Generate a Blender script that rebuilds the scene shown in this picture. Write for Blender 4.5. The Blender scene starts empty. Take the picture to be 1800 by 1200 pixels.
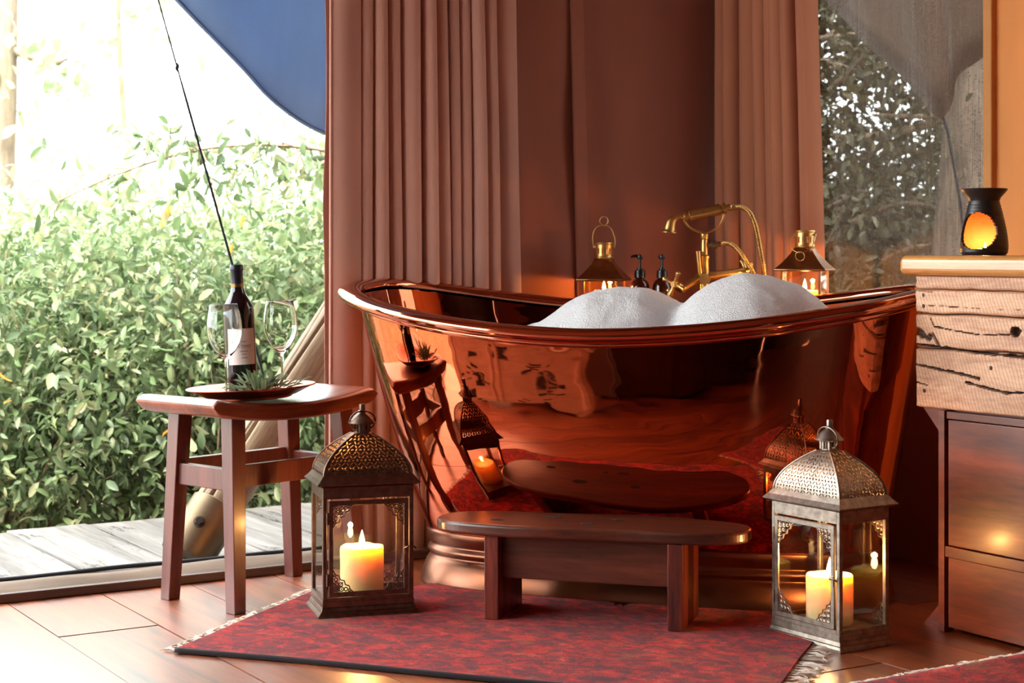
import bpy, bmesh, math, random
from math import sin, cos, pi, radians as rad, sqrt
from mathutils import Vector, Matrix, noise

random.seed(7)
SC = bpy.context.scene
COL = SC.collection

# ------------------------------------------------------------------ camera
cam_d = bpy.data.cameras.new('camera')
cam = bpy.data.objects.new('camera', cam_d)
COL.objects.link(cam)
SC.camera = cam
cam.location = (0, 0, .85)
cam.rotation_euler = (pi / 2, 0, 0)
cam_d.sensor_width = 36
cam_d.lens = 59.8
cam_d.shift_y = -.0875
cam_d.clip_start = .05
cam_d.clip_end = 200
cam_d.dof.use_dof = True
cam_d.dof.focus_distance = 3.9
cam_d.dof.aperture_fstop = 6.3

# ------------------------------------------------------------------ world, exposure
w = bpy.data.worlds.new('overcast_sky')
SC.world = w
w.use_nodes = True
bg = w.node_tree.nodes['Background']
bg.inputs['Color'].default_value = (.93, 1.0, 1.0, 1)
bg.inputs['Strength'].default_value = 7.0
sun_d = bpy.data.lights.new('sun', 'SUN')
sun_d.energy = 13.0
sun_d.angle = rad(15)
sun_d.color = (1, .93, .8)
sun = bpy.data.objects.new('sun', sun_d)
sun.rotation_euler = Vector((.15, .45, -.88)).to_track_quat('-Z', 'Y').to_euler()
COL.objects.link(sun)
vs = SC.view_settings
vs.view_transform = 'Standard'
vs.look = 'None'
vs.exposure = 0.48
vs.gamma = 1.0
vs.use_curve_mapping = False

# ------------------------------------------------------------------ frames of reference
ALPHA = rad(31.5)                       # the room stands turned to the view
LX = Vector((cos(ALPHA), sin(ALPHA), 0))
VX = Vector((sin(ALPHA), -cos(ALPHA), 0))
CORNER = Vector((.6687, 5.374, 0))      # corner of the back wall and the window wall


def RW(u, v, z=0.0):
    """room coordinates (u along the back wall, v out of it into the room) to world"""
    return CORNER + LX * u + VX * v + Vector((0, 0, z))


# ------------------------------------------------------------------ materials
def lin(c):
    return tuple(((x / 255) / 12.92 if x / 255 <= .04045 else ((x / 255 + .055) / 1.055) ** 2.4) for x in c)


class NT:
    def __init__(s, name):
        s.m = bpy.data.materials.new(name)
        s.m.use_nodes = True
        s.t = s.m.node_tree
        s.n = s.t.nodes
        s.p = s.n['Principled BSDF']
        s.out = s.n['Material Output']

    def add(s, kind, **kw):
        n = s.n.new(kind)
        for k, v in kw.items():
            setattr(n, k, v)
        return n

    def link(s, a, b):
        s.t.links.new(a, b)

    def coords(s, scale=(1, 1, 1), rot=(0, 0, 0), gen='Object'):
        tc = s.add('ShaderNodeTexCoord')
        mp = s.add('ShaderNodeMapping')
        mp.inputs['Scale'].default_value = scale
        mp.inputs['Rotation'].default_value = rot
        s.link(tc.outputs[gen], mp.inputs['Vector'])
        return mp.outputs['Vector']

    def noise(s, vec, scale, detail=4, rough=.55, dist=0.0):
        n = s.add('ShaderNodeTexNoise')
        n.inputs['Scale'].default_value = scale
        n.inputs['Detail'].default_value = detail
        n.inputs['Roughness'].default_value = rough
        n.inputs['Distortion'].default_value = dist
        if vec is not None:
            s.link(vec, n.inputs['Vector'])
        return n.outputs['Fac']

    def ramp(s, fac, stops):
        r = s.add('ShaderNodeValToRGB')
        e = r.color_ramp.elements
        while len(e) < len(stops):
            e.new(.5)
        for i, (p, c) in enumerate(stops):
            e[i].position = p
            e[i].color = (*c, 1) if len(c) == 3 else c
        s.link(fac, r.inputs['Fac'])
        return r.outputs['Color']

    def mix(s, fac, a, b, mode='MIX'):
        m = s.add('ShaderNodeMix', data_type='RGBA', blend_type=mode)
        for sock, v in ((m.inputs[0], fac), (m.inputs[6], a), (m.inputs[7], b)):
            if hasattr(v, 'links') or isinstance(v, bpy.types.NodeSocket):
                s.link(v, sock)
            elif isinstance(v, (int, float)):
                sock.default_value = v
            else:
                sock.default_value = (*v, 1)
        return m.outputs[2]

    def bump(s, h, strength=.3, dist=.01):
        b = s.add('ShaderNodeBump')
        b.inputs['Strength'].default_value = strength
        b.inputs['Distance'].default_value = dist
        s.link(h, b.inputs['Height'])
        s.link(b.outputs['Normal'], s.p.inputs['Normal'])
        return b

    def set(s, **kw):
        names = dict(color='Base Color', rough='Roughness', metal='Metallic', coat='Coat Weight', coat_rough='Coat Roughness',
                     trans='Transmission Weight', ior='IOR', sss='Subsurface Weight', sss_r='Subsurface Radius',
                     sss_s='Subsurface Scale', spec='Specular IOR Level', sheen='Sheen Weight', alpha='Alpha',
                     emit='Emission Color', emit_s='Emission Strength')
        for k, v in kw.items():
            i = s.p.inputs[names[k]]
            if isinstance(v, bpy.types.NodeSocket):
                s.link(v, i)
            elif k in ('color', 'emit'):
                i.default_value = (*v, 1)
            else:
                i.default_value = v
        return s


MAT = {}


def plain(name, rgb, rough=.5, metal=0.0, var=.12, scale=30, bump=.0, **kw):
    t = NT(name)
    c = lin(rgb)
    f = t.noise(t.coords(), scale, 4)
    col = t.ramp(f, [(.3, tuple(x * (1 - var) for x in c)), (.7, tuple(min(1, x * (1 + var)) for x in c))])
    t.set(color=col, rough=rough, metal=metal, **kw)
    if bump:
        t.bump(f, bump, .002)
    MAT[name] = t.m
    return t.m


def wood(name, dark, light, axis='X', scale=9, rough=.35, coat=0.0, stretch=14, bump=.15, rand=0.0, specks=0, coat_rough=.2, dist=.6):
    t = NT(name)
    sc = {'X': (1 / stretch, 1, 1), 'Y': (1, 1 / stretch, 1), 'Z': (1, 1, 1 / stretch)}[axis]
    vec = t.coords(sc)
    oi = t.add('ShaderNodeObjectInfo')
    off = t.add('ShaderNodeVectorMath', operation='ADD')
    mul = t.add('ShaderNodeMath', operation='MULTIPLY')
    mul.inputs[1].default_value = 37.0
    t.link(oi.outputs['Random'], mul.inputs[0])
    t.link(vec, off.inputs[0])
    t.link(mul.outputs[0], off.inputs[1])
    vec = off.outputs[0]
    f1 = t.noise(vec, scale, 6, .6, dist)
    f2 = t.noise(vec, scale * 7, 5, .6, .2)
    mixf = t.add('ShaderNodeMath', operation='MULTIPLY_ADD')
    mixf.inputs[1].default_value = .35
    t.link(f2, mixf.inputs[0])
    m2 = t.add('ShaderNodeMath', operation='MULTIPLY')
    m2.inputs[1].default_value = .65
    t.link(f1, m2.inputs[0])
    t.link(m2.outputs[0], mixf.inputs[2])
    d, l = lin(dark), lin(light)
    mid = tuple((a + b) / 2 for a, b in zip(d, l))
    col = t.ramp(mixf.outputs[0], [(.34, d), (.5, mid), (.64, l)])
    if rand:
        hs = t.add('ShaderNodeHueSaturation')
        mr = t.add('ShaderNodeMapRange')
        mr.inputs['To Min'].default_value = 1 - rand
        mr.inputs['To Max'].default_value = 1 + rand
        t.link(oi.outputs['Random'], mr.inputs['Value'])
        t.link(mr.outputs[0], hs.inputs['Value'])
        t.link(col, hs.inputs['Color'])
        col = hs.outputs['Color']
    if specks:
        vs_ = t.coords({'X': (.25, 1, 1), 'Y': (1, .25, 1), 'Z': (1, 1, .25)}[axis])
        sp = t.noise(vs_, specks, 6, .75, 1.5)
        big = t.noise(t.coords(), 3.2, 3, .5)
        mu_ = t.add('ShaderNodeMath', operation='MULTIPLY')
        t.link(sp, mu_.inputs[0])
        t.link(big, mu_.inputs[1])
        mk = t.ramp(mu_.outputs[0], [(.31, (0, 0, 0)), (.345, (.85, .85, .85))])
        col = t.mix(mk, col, tuple(x * .12 for x in d))
    t.set(color=col, rough=rough, coat=coat, coat_rough=coat_rough)
    if coat >= 1:
        t.p.inputs['Coat IOR'].default_value = 1.8
    t.bump(mixf.outputs[0], bump, .003)
    MAT[name] = t.m
    return t.m


def fabric(name, rgb, rough=.9, weave=2400, trans=.1, var=.1, sheen=.15):
    t = NT(name)
    c = lin(rgb)
    f = t.noise(t.coords((1, 1, .25)), 5, 3)
    tc = t.coords()
    wx = t.add('ShaderNodeTexWave', bands_direction='X')
    wx.inputs['Scale'].default_value = weave / 20
    t.link(tc, wx.inputs['Vector'])
    wz = t.add('ShaderNodeTexWave', bands_direction='Z')
    wz.inputs['Scale'].default_value = weave / 20
    wz.inputs['Distortion'].default_value = 1.2
    t.link(tc, wz.inputs['Vector'])
    ad = t.add('ShaderNodeMath', operation='ADD')
    t.link(wx.outputs['Fac'], ad.inputs[0])
    t.link(wz.outputs['Fac'], ad.inputs[1])
    col = t.ramp(f, [(.3, tuple(x * (1 - var) for x in c)), (.7, tuple(x * (1 + var) for x in c))])
    wv = t.ramp(ad.outputs[0], [(.2, (.86, .86, .86)), (.9, (1, 1, 1))])
    col = t.mix(1.0, col, wv, 'MULTIPLY')
    t.set(color=col, rough=rough, sheen=sheen, spec=.2)
    t.bump(ad.outputs[0], .25, .0015)
    if trans:
        tr = t.add('ShaderNodeBsdfTranslucent')
        t.link(col, tr.inputs['Color'])
        mx = t.add('ShaderNodeMixShader')
        mx.inputs[0].default_value = trans
        t.link(t.p.outputs[0], mx.inputs[1])
        t.link(tr.outputs[0], mx.inputs[2])
        t.link(mx.outputs[0], t.out.inputs['Surface'])
    MAT[name] = t.m
    return t.m


def thin_glass(name, tint=(1, 1, 1), refl=1.0, dirt=.02, ior=1.5):
    t = NT(name)
    tr = t.add('ShaderNodeBsdfTransparent')
    tr.inputs['Color'].default_value = (*tint, 1)
    gl = t.add('ShaderNodeBsdfGlossy')
    gl.inputs['Roughness'].default_value = dirt
    lw = t.add('ShaderNodeLayerWeight')
    lw.inputs['Blend'].default_value = .5
    pw = t.add('ShaderNodeMath', operation='POWER')
    pw.inputs[1].default_value = 5.0
    t.link(lw.outputs['Facing'], pw.inputs[0])
    mu = t.add('ShaderNodeMath', operation='MULTIPLY_ADD', use_clamp=True)
    mu.inputs[1].default_value = .9 * refl
    mu.inputs[2].default_value = .045 * refl
    t.link(pw.outputs[0], mu.inputs[0])
    mx = t.add('ShaderNodeMixShader')
    t.link(mu.outputs[0], mx.inputs[0])
    t.link(tr.outputs[0], mx.inputs[1])
    t.link(gl.outputs[0], mx.inputs[2])
    t.link(mx.outputs[0], t.out.inputs['Surface'])
    MAT[name] = t.m
    return t.m


def leaf_mat(name, cols, trans=.4, rough=.45):
    t = NT(name)
    ge = t.add('ShaderNodeNewGeometry')
    oi = t.add('ShaderNodeObjectInfo')
    ad = t.add('ShaderNodeMath', operation='ADD')
    fr = t.add('ShaderNodeMath', operation='FRACT')
    t.link(ge.outputs['Random Per Island'], ad.inputs[0])
    t.link(oi.outputs['Random'], ad.inputs[1])
    t.link(ad.outputs[0], fr.inputs[0])
    n = len(cols)
    col = t.ramp(fr.outputs[0], [(i / (n - 1) if i < n - 1 else 1.0, lin(c)) for i, c in enumerate(cols)])
    t.set(color=col, rough=rough, spec=.4)
    tr = t.add('ShaderNodeBsdfTranslucent')
    t.link(col, tr.inputs['Color'])
    mx = t.add('ShaderNodeMixShader')
    mx.inputs[0].default_value = trans
    t.link(t.p.outputs[0], mx.inputs[1])
    t.link(tr.outputs[0], mx.inputs[2])
    t.link(mx.outputs[0], t.out.inputs['Surface'])
    MAT[name] = t.m
    return t.m


# timber
wood('floor_wood', (66, 24, 11), (176, 88, 40), 'Y', 9, .4, 1.0, 12, .05, .15, coat_rough=.32, dist=2.2)
wood('deck_wood', (84, 78, 74), (146, 138, 132), 'Y', 16, .75, 0, 18, .5, .1, specks=30)
wood('stool_wood', (92, 42, 28), (160, 84, 52), 'X', 16, .3, .35, 10, .12, .05)
wood('stool_leg_wood', (70, 32, 27), (112, 56, 44), 'Z', 26, .4, .2, 12, .12, .05)
wood('bench_wood', (58, 27, 19), (108, 52, 34), 'X', 20, .33, .3, 10, .15, .05)
wood('bench_leg_wood', (44, 16, 12), (136, 50, 30), 'Z', 30, .4, .2, 12, .2, .12)
wood('log_wood', (84, 66, 50), (164, 138, 106), 'X', 34, .65, 0, 16, .6)
wood('beam_wood', (176, 122, 92), (234, 188, 152), 'Y', 22, .6, 0, 5, .7, .08)
wood('counter_wood', (176, 108, 48), (222, 160, 90), 'Y', 18, .25, .5, 12, .08)
wood('cabinet_wood', (76, 34, 20), (142, 66, 34), 'Y', 10, .42, .3, 7, .12, .08)
wood('batten_wood', (50, 34, 30), (92, 62, 50), 'X', 24, .5, .1, 20, .2)
wood('bark', (84, 70, 58), (150, 132, 112), 'Z', 9, .85, 0, 5, 1.0)
wood('twig', (112, 92, 70), (168, 146, 118), 'Z', 20, .8, 0, 3, .3)
wood('dark_panel_wood', (30, 16, 11), (60, 32, 20), 'Z', 5, .4, .3, 10, .15, .15)
# sawn beam face: saw marks, brown knot, and splits with their shade painted dark
_t = MAT['beam_wood'].node_tree
_p = _t.nodes['Principled BSDF']
_src = _p.inputs['Base Color'].links[0].from_socket
_tc = _t.nodes.new('ShaderNodeTexCoord')
_mp = _t.nodes.new('ShaderNodeMapping')
_mp.inputs['Rotation'].default_value = (rad(20), 0, 0)
_t.links.new(_tc.outputs['Object'], _mp.inputs['Vector'])
_wv = _t.nodes.new('ShaderNodeTexWave')
_wv.bands_direction = 'Y'
_wv.inputs['Scale'].default_value = 34
_wv.inputs['Distortion'].default_value = 7.0
_wv.inputs['Detail'].default_value = 3
_wv.inputs['Detail Scale'].default_value = .3
_t.links.new(_mp.outputs['Vector'], _wv.inputs['Vector'])
_rp = _t.nodes.new('ShaderNodeValToRGB')
_rp.color_ramp.elements[0].color = (.62, .5, .42, 1)
_rp.color_ramp.elements[0].position = .1
_rp.color_ramp.elements[1].color = (1, 1, 1, 1)
_rp.color_ramp.elements[1].position = .6
_t.links.new(_wv.outputs['Fac'], _rp.inputs['Fac'])
_mx = _t.nodes.new('ShaderNodeMix')
_mx.data_type = 'RGBA'
_mx.blend_type = 'MULTIPLY'
_mx.inputs[0].default_value = .55
_t.links.new(_src, _mx.inputs[6])
_t.links.new(_rp.outputs['Color'], _mx.inputs[7])
_at = _t.nodes.new('ShaderNodeAttribute')
_at.attribute_name = 'split'
_m2 = _t.nodes.new('ShaderNodeMix')
_m2.data_type = 'RGBA'
_t.links.new(_at.outputs['Fac'], _m2.inputs[0])
_t.links.new(_mx.outputs[2], _m2.inputs[6])
_m2.inputs[7].default_value = (.075, .04, .026, 1)
_t.links.new(_m2.outputs[2], _p.inputs['Base Color'])
wood('bark_dark', (58, 48, 40), (112, 98, 84), 'Z', 14, .85, 0, 5, 1.0)
# cloth
fabric('canvas', (150, 90, 72), trans=.06)
fabric('canvas_candlelit', (222, 158, 98), trans=.22)  # canvas with the orange candle glow put into its colour
fabric('curtain_cloth', (204, 152, 134), trans=.15, sheen=.3)
fabric('curtain_cloth_warm', (192, 124, 92), trans=.22, sheen=.3)
fabric('fly_skyglow', (140, 164, 194), trans=.42, weave=1500)  # blue glow of the sky put into the cloth colour
fabric('fly_brown', (98, 84, 74), trans=.2, weave=1500)
fabric('sill_cloth', (118, 98, 82), trans=0)
fabric('rope_dark', (34, 34, 40), trans=0)
fabric('fringe_yarn', (250, 238, 224), trans=.3)
fabric('rug_binding', (44, 36, 40), trans=0)
# metal, glass, wax
plain('aged_tin', (150, 138, 126), .42, 1.0, .35, 60, .2)
plain('dark_tin', (112, 90, 78), .42, 1.0, .3, 60, .2)
plain('brass', (196, 156, 94), .36, 1.0, .2, 40, .05)
plain('lantern_brass', (150, 100, 62), .34, 1.0, .2, 40, .05)
plain('zinc_collar', (124, 106, 84), .45, 1.0, .15, 12, .1)
plain('iron_bolt', (70, 60, 54), .5, 1.0, .2, 60, .1)
plain('tray_copper', (150, 84, 60), .36, 1.0, .12, 20, .05)
plain('black_plastic', (18, 18, 20), .3, 0, .1)
plain('ceramic_black', (36, 30, 30), .38, 0, .25, 20, .3)
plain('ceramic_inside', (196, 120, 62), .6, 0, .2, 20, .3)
plain('capsule_foil', (26, 30, 46), .35, .3, .1)
plain('gold_foil', (120, 92, 50), .35, .8, .1)
plain('label_paper', (232, 214, 206), .7, 0, .03)
plain('label_ink', (88, 70, 66), .7, 0, .05)
plain('wick', (40, 26, 20), .9)
plain('soil', (112, 94, 74), .95, 0, .3, 3, .5)
plain('tealight_tin', (190, 180, 170), .3, 1.0, .05)
thin_glass('pane', (.99, .98, .96), 1.25)
thin_glass('amber_pane', (.98, .9, .74), 1.3)


def copper(name, col, rough, wav=.0, patch=0.0):
    t = NT(name)
    v = t.coords()
    f = t.noise(v, 3.0, 2, .5)
    c = lin(col)
    cc = t.ramp(f, [(.3, tuple(x * .9 for x in c)), (.7, c)])
    t.set(color=cc, metal=1.0)
    if patch:
        g = t.noise(v, 9, 5, .65)
        r = t.ramp(g, [(.3, (rough * .85,) * 3), (.75, (rough * 1.25,) * 3)])
        t.set(rough=r)
    else:
        t.set(rough=rough)
    if wav:
        t.bump(t.noise(t.coords((1, 1, 2.2)), 4.5, 2, .45), wav, .05)
    MAT[name] = t.m


copper('tub_copper', (200, 106, 72), .035, .05)
copper('tub_rim_copper', (212, 136, 104), .06)
copper('tub_base_copper', (142, 96, 76), .32, .03, 1)

t = NT('bottle_glass')
t.set(color=lin((8, 13, 20)), rough=.08, coat=.3, coat_rough=.03, spec=.6)
MAT['bottle_glass'] = t.m
t = NT('amber_glass')
t.set(color=lin((58, 18, 8)), rough=.06, coat=.5, trans=.25, ior=1.45)
MAT['amber_glass'] = t.m
t = NT('clear_glass')
t.set(color=(.97, 1, .99), rough=.0, trans=1.0, ior=1.38)
MAT['clear_glass'] = t.m

t = NT('wax')
t.set(color=lin((255, 222, 164)), rough=.55, sss=1.0, sss_r=(1.0, .72, .4), sss_s=.045, spec=.3)
MAT['wax'] = t.m

t = NT('flame')
em = t.add('ShaderNodeEmission')
em.inputs['Color'].default_value = (1, .62, .22, 1)
em.inputs['Strength'].default_value = 20
trn = t.add('ShaderNodeBsdfTransparent')
ads = t.add('ShaderNodeAddShader')
t.link(em.outputs[0], ads.inputs[0])
t.link(trn.outputs[0], ads.inputs[1])
t.link(ads.outputs[0], t.out.inputs['Surface'])
MAT['flame'] = t.m

t = NT('foam')
v = t.coords()
vo = t.add('ShaderNodeTexVoronoi')
vo.inputs['Scale'].default_value = 260
t.link(v, vo.inputs['Vector'])
t.set(color=(.93, .92, .92), rough=.5, sss=.3, sss_r=(1, 1, 1), sss_s=.008, spec=.6)
vo2 = t.add('ShaderNodeTexVoronoi')
vo2.inputs['Scale'].default_value = 520
t.link(v, vo2.inputs['Vector'])
fa = t.add('ShaderNodeMath', operation='ADD')
t.link(vo.outputs['Distance'], fa.inputs[0])
t.link(vo2.outputs['Distance'], fa.inputs[1])
t.bump(fa.outputs[0], .9, .004)
fc = t.ramp(vo.outputs['Distance'], [(.1, (.97, .96, .96)), (.75, (.82, .81, .82))])
t.set(color=fc)
MAT['foam'] = t.m

t = NT('rug_pile')
v = t.coords((1, 1.35, 1))
f1 = t.noise(v, 12, 6, .8, 1.2)
f2 = t.noise(v, 24, 6, .75, .8)
f3 = t.noise(v, 260, 3, .6)
base = t.ramp(f1, [(.36, lin((96, 38, 48))), (.45, lin((172, 36, 42))), (.55, lin((206, 46, 44))), (.68, lin((218, 92, 68)))])
dk = t.ramp(f2, [(.42, (0, 0, 0)), (.47, (0, 0, 0)), (.53, (1, 1, 1)), (.6, (1, 1, 1))])
inv = t.add('ShaderNodeInvert')
t.link(dk, inv.inputs['Color'])
mfac = t.add('ShaderNodeMath', operation='MULTIPLY')
t.link(inv.outputs[0], mfac.inputs[0])
mfac.inputs[1].default_value = .7
base = t.mix(mfac.outputs[0], base, lin((78, 46, 58)))
f4 = t.noise(v, 7, 3, .6, .5)
ol = t.ramp(f4, [(.6, (0, 0, 0)), (.68, (.6, .6, .6))])
base = t.mix(ol, base, lin((150, 92, 60)))
t.set(color=base, rough=.95, sheen=.15, spec=.1)
t.bump(f3, 1.0, .006)
MAT['rug_pile'] = t.m

t = NT('mesh_screen')
tr = t.add('ShaderNodeBsdfTransparent')
v = t.coords((1, 1, .02))
fz = t.noise(v, 260, 2, .6)
v2 = t.coords((.3, .3, 1))
fy = t.noise(v2, 300, 2, .6)
mlt = t.add('ShaderNodeMath', operation='ADD')
t.link(fz, mlt.inputs[0])
t.link(fy, mlt.inputs[1])
mr = t.add('ShaderNodeMapRange')
mr.inputs['From Min'].default_value = .75
mr.inputs['From Max'].default_value = 1.25
mr.inputs['To Min'].default_value = .5
mr.inputs['To Max'].default_value = .86
t.link(mlt.outputs[0], mr.inputs['Value'])
t.set(color=lin((84, 72, 62)), rough=.9)
mx = t.add('ShaderNodeMixShader')
t.link(mr.outputs[0], mx.inputs[0])
t.link(tr.outputs[0], mx.inputs[1])
t.link(t.p.outputs[0], mx.inputs[2])
t.link(mx.outputs[0], t.out.inputs['Surface'])
MAT['mesh_screen'] = t.m

leaf_mat('leaf_green', [(80, 100, 64), (112, 134, 88), (98, 118, 84), (132, 146, 100), (78, 94, 66), (120, 138, 104), (150, 150, 112), (90, 112, 74)])
leaf_mat('leaf_pale', [(138, 158, 112), (158, 172, 130), (128, 148, 110), (172, 182, 142), (184, 178, 148)], .45)  # haze over the back rows put into lighter leaf colours
leaf_mat('leaf_dry', [(214, 132, 52), (232, 150, 70)], .4)
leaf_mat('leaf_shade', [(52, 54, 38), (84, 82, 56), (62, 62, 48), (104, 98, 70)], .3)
leaf_mat('leaf_herb', [(104, 126, 88), (128, 146, 108), (150, 160, 130)], .3)


# ------------------------------------------------------------------ mesh helpers
class MB:
    def __init__(s):
        s.v, s.f = [], []

    def raw(s, vs_, fs, M=None):
        o = len(s.v)
        s.v += [tuple(M @ Vector(p)) if M else tuple(p) for p in vs_]
        s.f += [tuple(i + o for i in f) for f in fs]
        return s

    def box(s, c, d, M=None):
        x, y, z = (k / 2 for k in d)
        vv = [(c[0] + i * x, c[1] + j * y, c[2] + k * z) for i in (-1, 1) for j in (-1, 1) for k in (-1, 1)]
        return s.raw(vv, [(0, 1, 3, 2), (4, 6, 7, 5), (0, 4, 5, 1), (2, 3, 7, 6), (0, 2, 6, 4), (1, 5, 7, 3)], M)

    def bar(s, a, b, w, d=None, up=(0, 0, 1), w2=None, d2=None):
        """rectangular bar from a to b, w across and d deep; w2 / d2 at the far end"""
        a, b = Vector(a), Vector(b)
        d = w if d is None else d
        w2 = w if w2 is None else w2
        d2 = d if d2 is None else d2
        t_ = (b - a).normalized()
        r = t_.cross(Vector(up))
        if r.length < 1e-4:
            r = t_.cross(Vector((1, 0, 0)))
        r.normalize()
        q = r.cross(t_)
        vv = []
        for p, ww, dd in ((a, w, d), (b, w2, d2)):
            for i, j in ((-1, -1), (1, -1), (1, 1), (-1, 1)):
                vv.append(p + r * (i * ww / 2) + q * (j * dd / 2))
        return s.raw(vv, [(3, 2, 1, 0), (4, 5, 6, 7), (0, 1, 5, 4), (1, 2, 6, 5), (2, 3, 7, 6), (3, 0, 4, 7)])

    def lathe(s, prof, n=24, M=None, cap=True):
        """prof: list of (r, z) bottom to top"""
        vv, ff = [], []
        for r, z in prof:
            for i in range(n):
                a = 2 * pi * i / n
                vv.append((r * cos(a), r * sin(a), z))
        for k in range(len(prof) - 1):
            for i in range(n):
                j = (i + 1) % n
                ff.append((k * n + i, k * n + j, (k + 1) * n + j, (k + 1) * n + i))
        if cap:
            if prof[0][0] > 1e-5:
                ff.append(tuple(range(n - 1, -1, -1)))
            if prof[-1][0] > 1e-5:
                ff.append(tuple((len(prof) - 1) * n + i for i in range(n)))
        return s.raw(vv, ff, M)

    def tube(s, pts, r, n=8, closed=False, cap=True):
        pts = [Vector(p) for p in pts]
        m = len(pts)
        rr = r if callable(r) else (lambda i: (r[i] if isinstance(r, (list, tuple)) else r))
        vv, ff = [], []
        ref = None
        for i, p in enumerate(pts):
            if closed:
                t_ = pts[(i + 1) % m] - pts[i - 1]
            else:
                t_ = pts[min(i + 1, m - 1)] - pts[max(i - 1, 0)]
            if t_.length < 1e-9:
                t_ = Vector((0, 0, 1))
            t_.normalize()
            if ref is None:
                ref = t_.cross(Vector((0, 0, 1)))
                if ref.length < .05:
                    ref = t_.cross(Vector((0, 1, 0)))
            ref = (ref - t_ * ref.dot(t_)).normalized()
            q = t_.cross(ref)
            for k in range(n):
                a = 2 * pi * k / n
                vv.append(p + (ref * cos(a) + q * sin(a)) * rr(i))
        for i in range(m if closed else m - 1):
            j = (i + 1) % m
            for k in range(n):
                l = (k + 1) % n
                ff.append((i * n + k, i * n + l, j * n + l, j * n + k))
        if cap and not closed:
            ff.append(tuple(range(n - 1, -1, -1)))
            ff.append(tuple((m - 1) * n + k for k in range(n)))
        return s.raw(vv, ff)

    def prism(s, poly, z0, z1, M=None):
        n = len(poly)
        vv = [(x, y, z0) for x, y in poly] + [(x, y, z1) for x, y in poly]
        ff = [tuple(range(n - 1, -1, -1)), tuple(range(n, 2 * n))]
        for i in range(n):
            j = (i + 1) % n
            ff.append((i, j, n + j, n + i))
        return s.raw(vv, ff, M)

    def grid(s, fn, nu, nv, closed_u=False):
        o = len(s.v)
        cu = nu if closed_u else nu + 1
        for j in range(nv + 1):
            for i in range(cu):
                s.v.append(tuple(fn(i / nu, j / nv)))
        for j in range(nv):
            for i in range(nu):
                i2 = (i + 1) % cu
                s.f.append((o + j * cu + i, o + j * cu + i2, o + (j + 1) * cu + i2, o + (j + 1) * cu + i))
        return s

    def build(s, name, mat, parent=None, smooth=False, bevel=0, solid=0, seg=2, angle=35):
        me = bpy.data.meshes.new(name)
        me.from_pydata(s.v, [], s.f)
        me.validate()
        me.materials.append(MAT[mat] if isinstance(mat, str) else mat)
        o = bpy.data.objects.new(name, me)
        COL.objects.link(o)
        if smooth:
            me.shade_smooth()
            if angle and smooth != 'full':
                bm = bmesh.new()
                bm.from_mesh(me)
                for e in bm.edges:
                    if len(e.link_faces) == 2 and e.calc_face_angle(0) > rad(angle):
                        e.smooth = False
                bm.to_mesh(me)
                bm.free()
        if parent:
            o.parent = parent
        if solid:
            m = o.modifiers.new('thickness', 'SOLIDIFY')
            m.thickness = solid
            m.offset = 0
        if bevel:
            m = o.modifiers.new('soft_edges', 'BEVEL')
            m.width = bevel
            m.segments = seg
            m.limit_method = 'ANGLE'
            m.angle_limit = rad(40)
        return o


def thing(name, label, cat, loc=(0, 0, 0), rz=0.0, group=None, rot=None):
    o = bpy.data.objects.new(name, None)
    COL.objects.link(o)
    o.empty_display_size = .05
    o.location = loc
    o.rotation_euler = rot if rot else (0, 0, rz)
    return tag(o, label, cat, group)


def tag(o, label, cat, group=None, kind=None):
    o['label'] = label
    o['category'] = cat
    if group:
        o['group'] = group
    if kind:
        o['kind'] = kind
    return o


def struct(o, label=None, cat=None):
    o['kind'] = 'structure'
    if label:
        o['label'] = label
    if cat:
        o['category'] = cat
    return o


def inst(name, me, parent, loc=(0, 0, 0), rot=(0, 0, 0), sc=(1, 1, 1)):
    o = bpy.data.objects.new(name, me)
    COL.objects.link(o)
    o.parent = parent
    o.location = loc
    o.rotation_euler = rot
    o.scale = sc
    return o


def lerp(a, b, t_):
    return a + (b - a) * t_


def smooth01(x):
    x = max(0, min(1, x))
    return x * x * (3 - 2 * x)


def spline(pts, n):
    """Catmull-Rom through pts, n samples per span"""
    P = [Vector(p) for p in pts]
    P = [P[0] * 2 - P[1]] + P + [P[-1] * 2 - P[-2]]
    out = []
    for i in range(1, len(P) - 2):
        for k in range(n):
            t_ = k / n
            a, b, c, d = P[i - 1], P[i], P[i + 1], P[i + 2]
            out.append(.5 * ((2 * b) + (c - a) * t_ + (2 * a - 5 * b + 4 * c - d) * t_ ** 2 + (3 * b - a - 3 * c + d) * t_ ** 3))
    out.append(P[-2])
    return out


ROOM_ROT = (0, 0, ALPHA)        # local x along the back wall, local -y into the room


def room_obj(o):
    o.location = CORNER
    o.rotation_euler = ROOM_ROT
    return o


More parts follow.
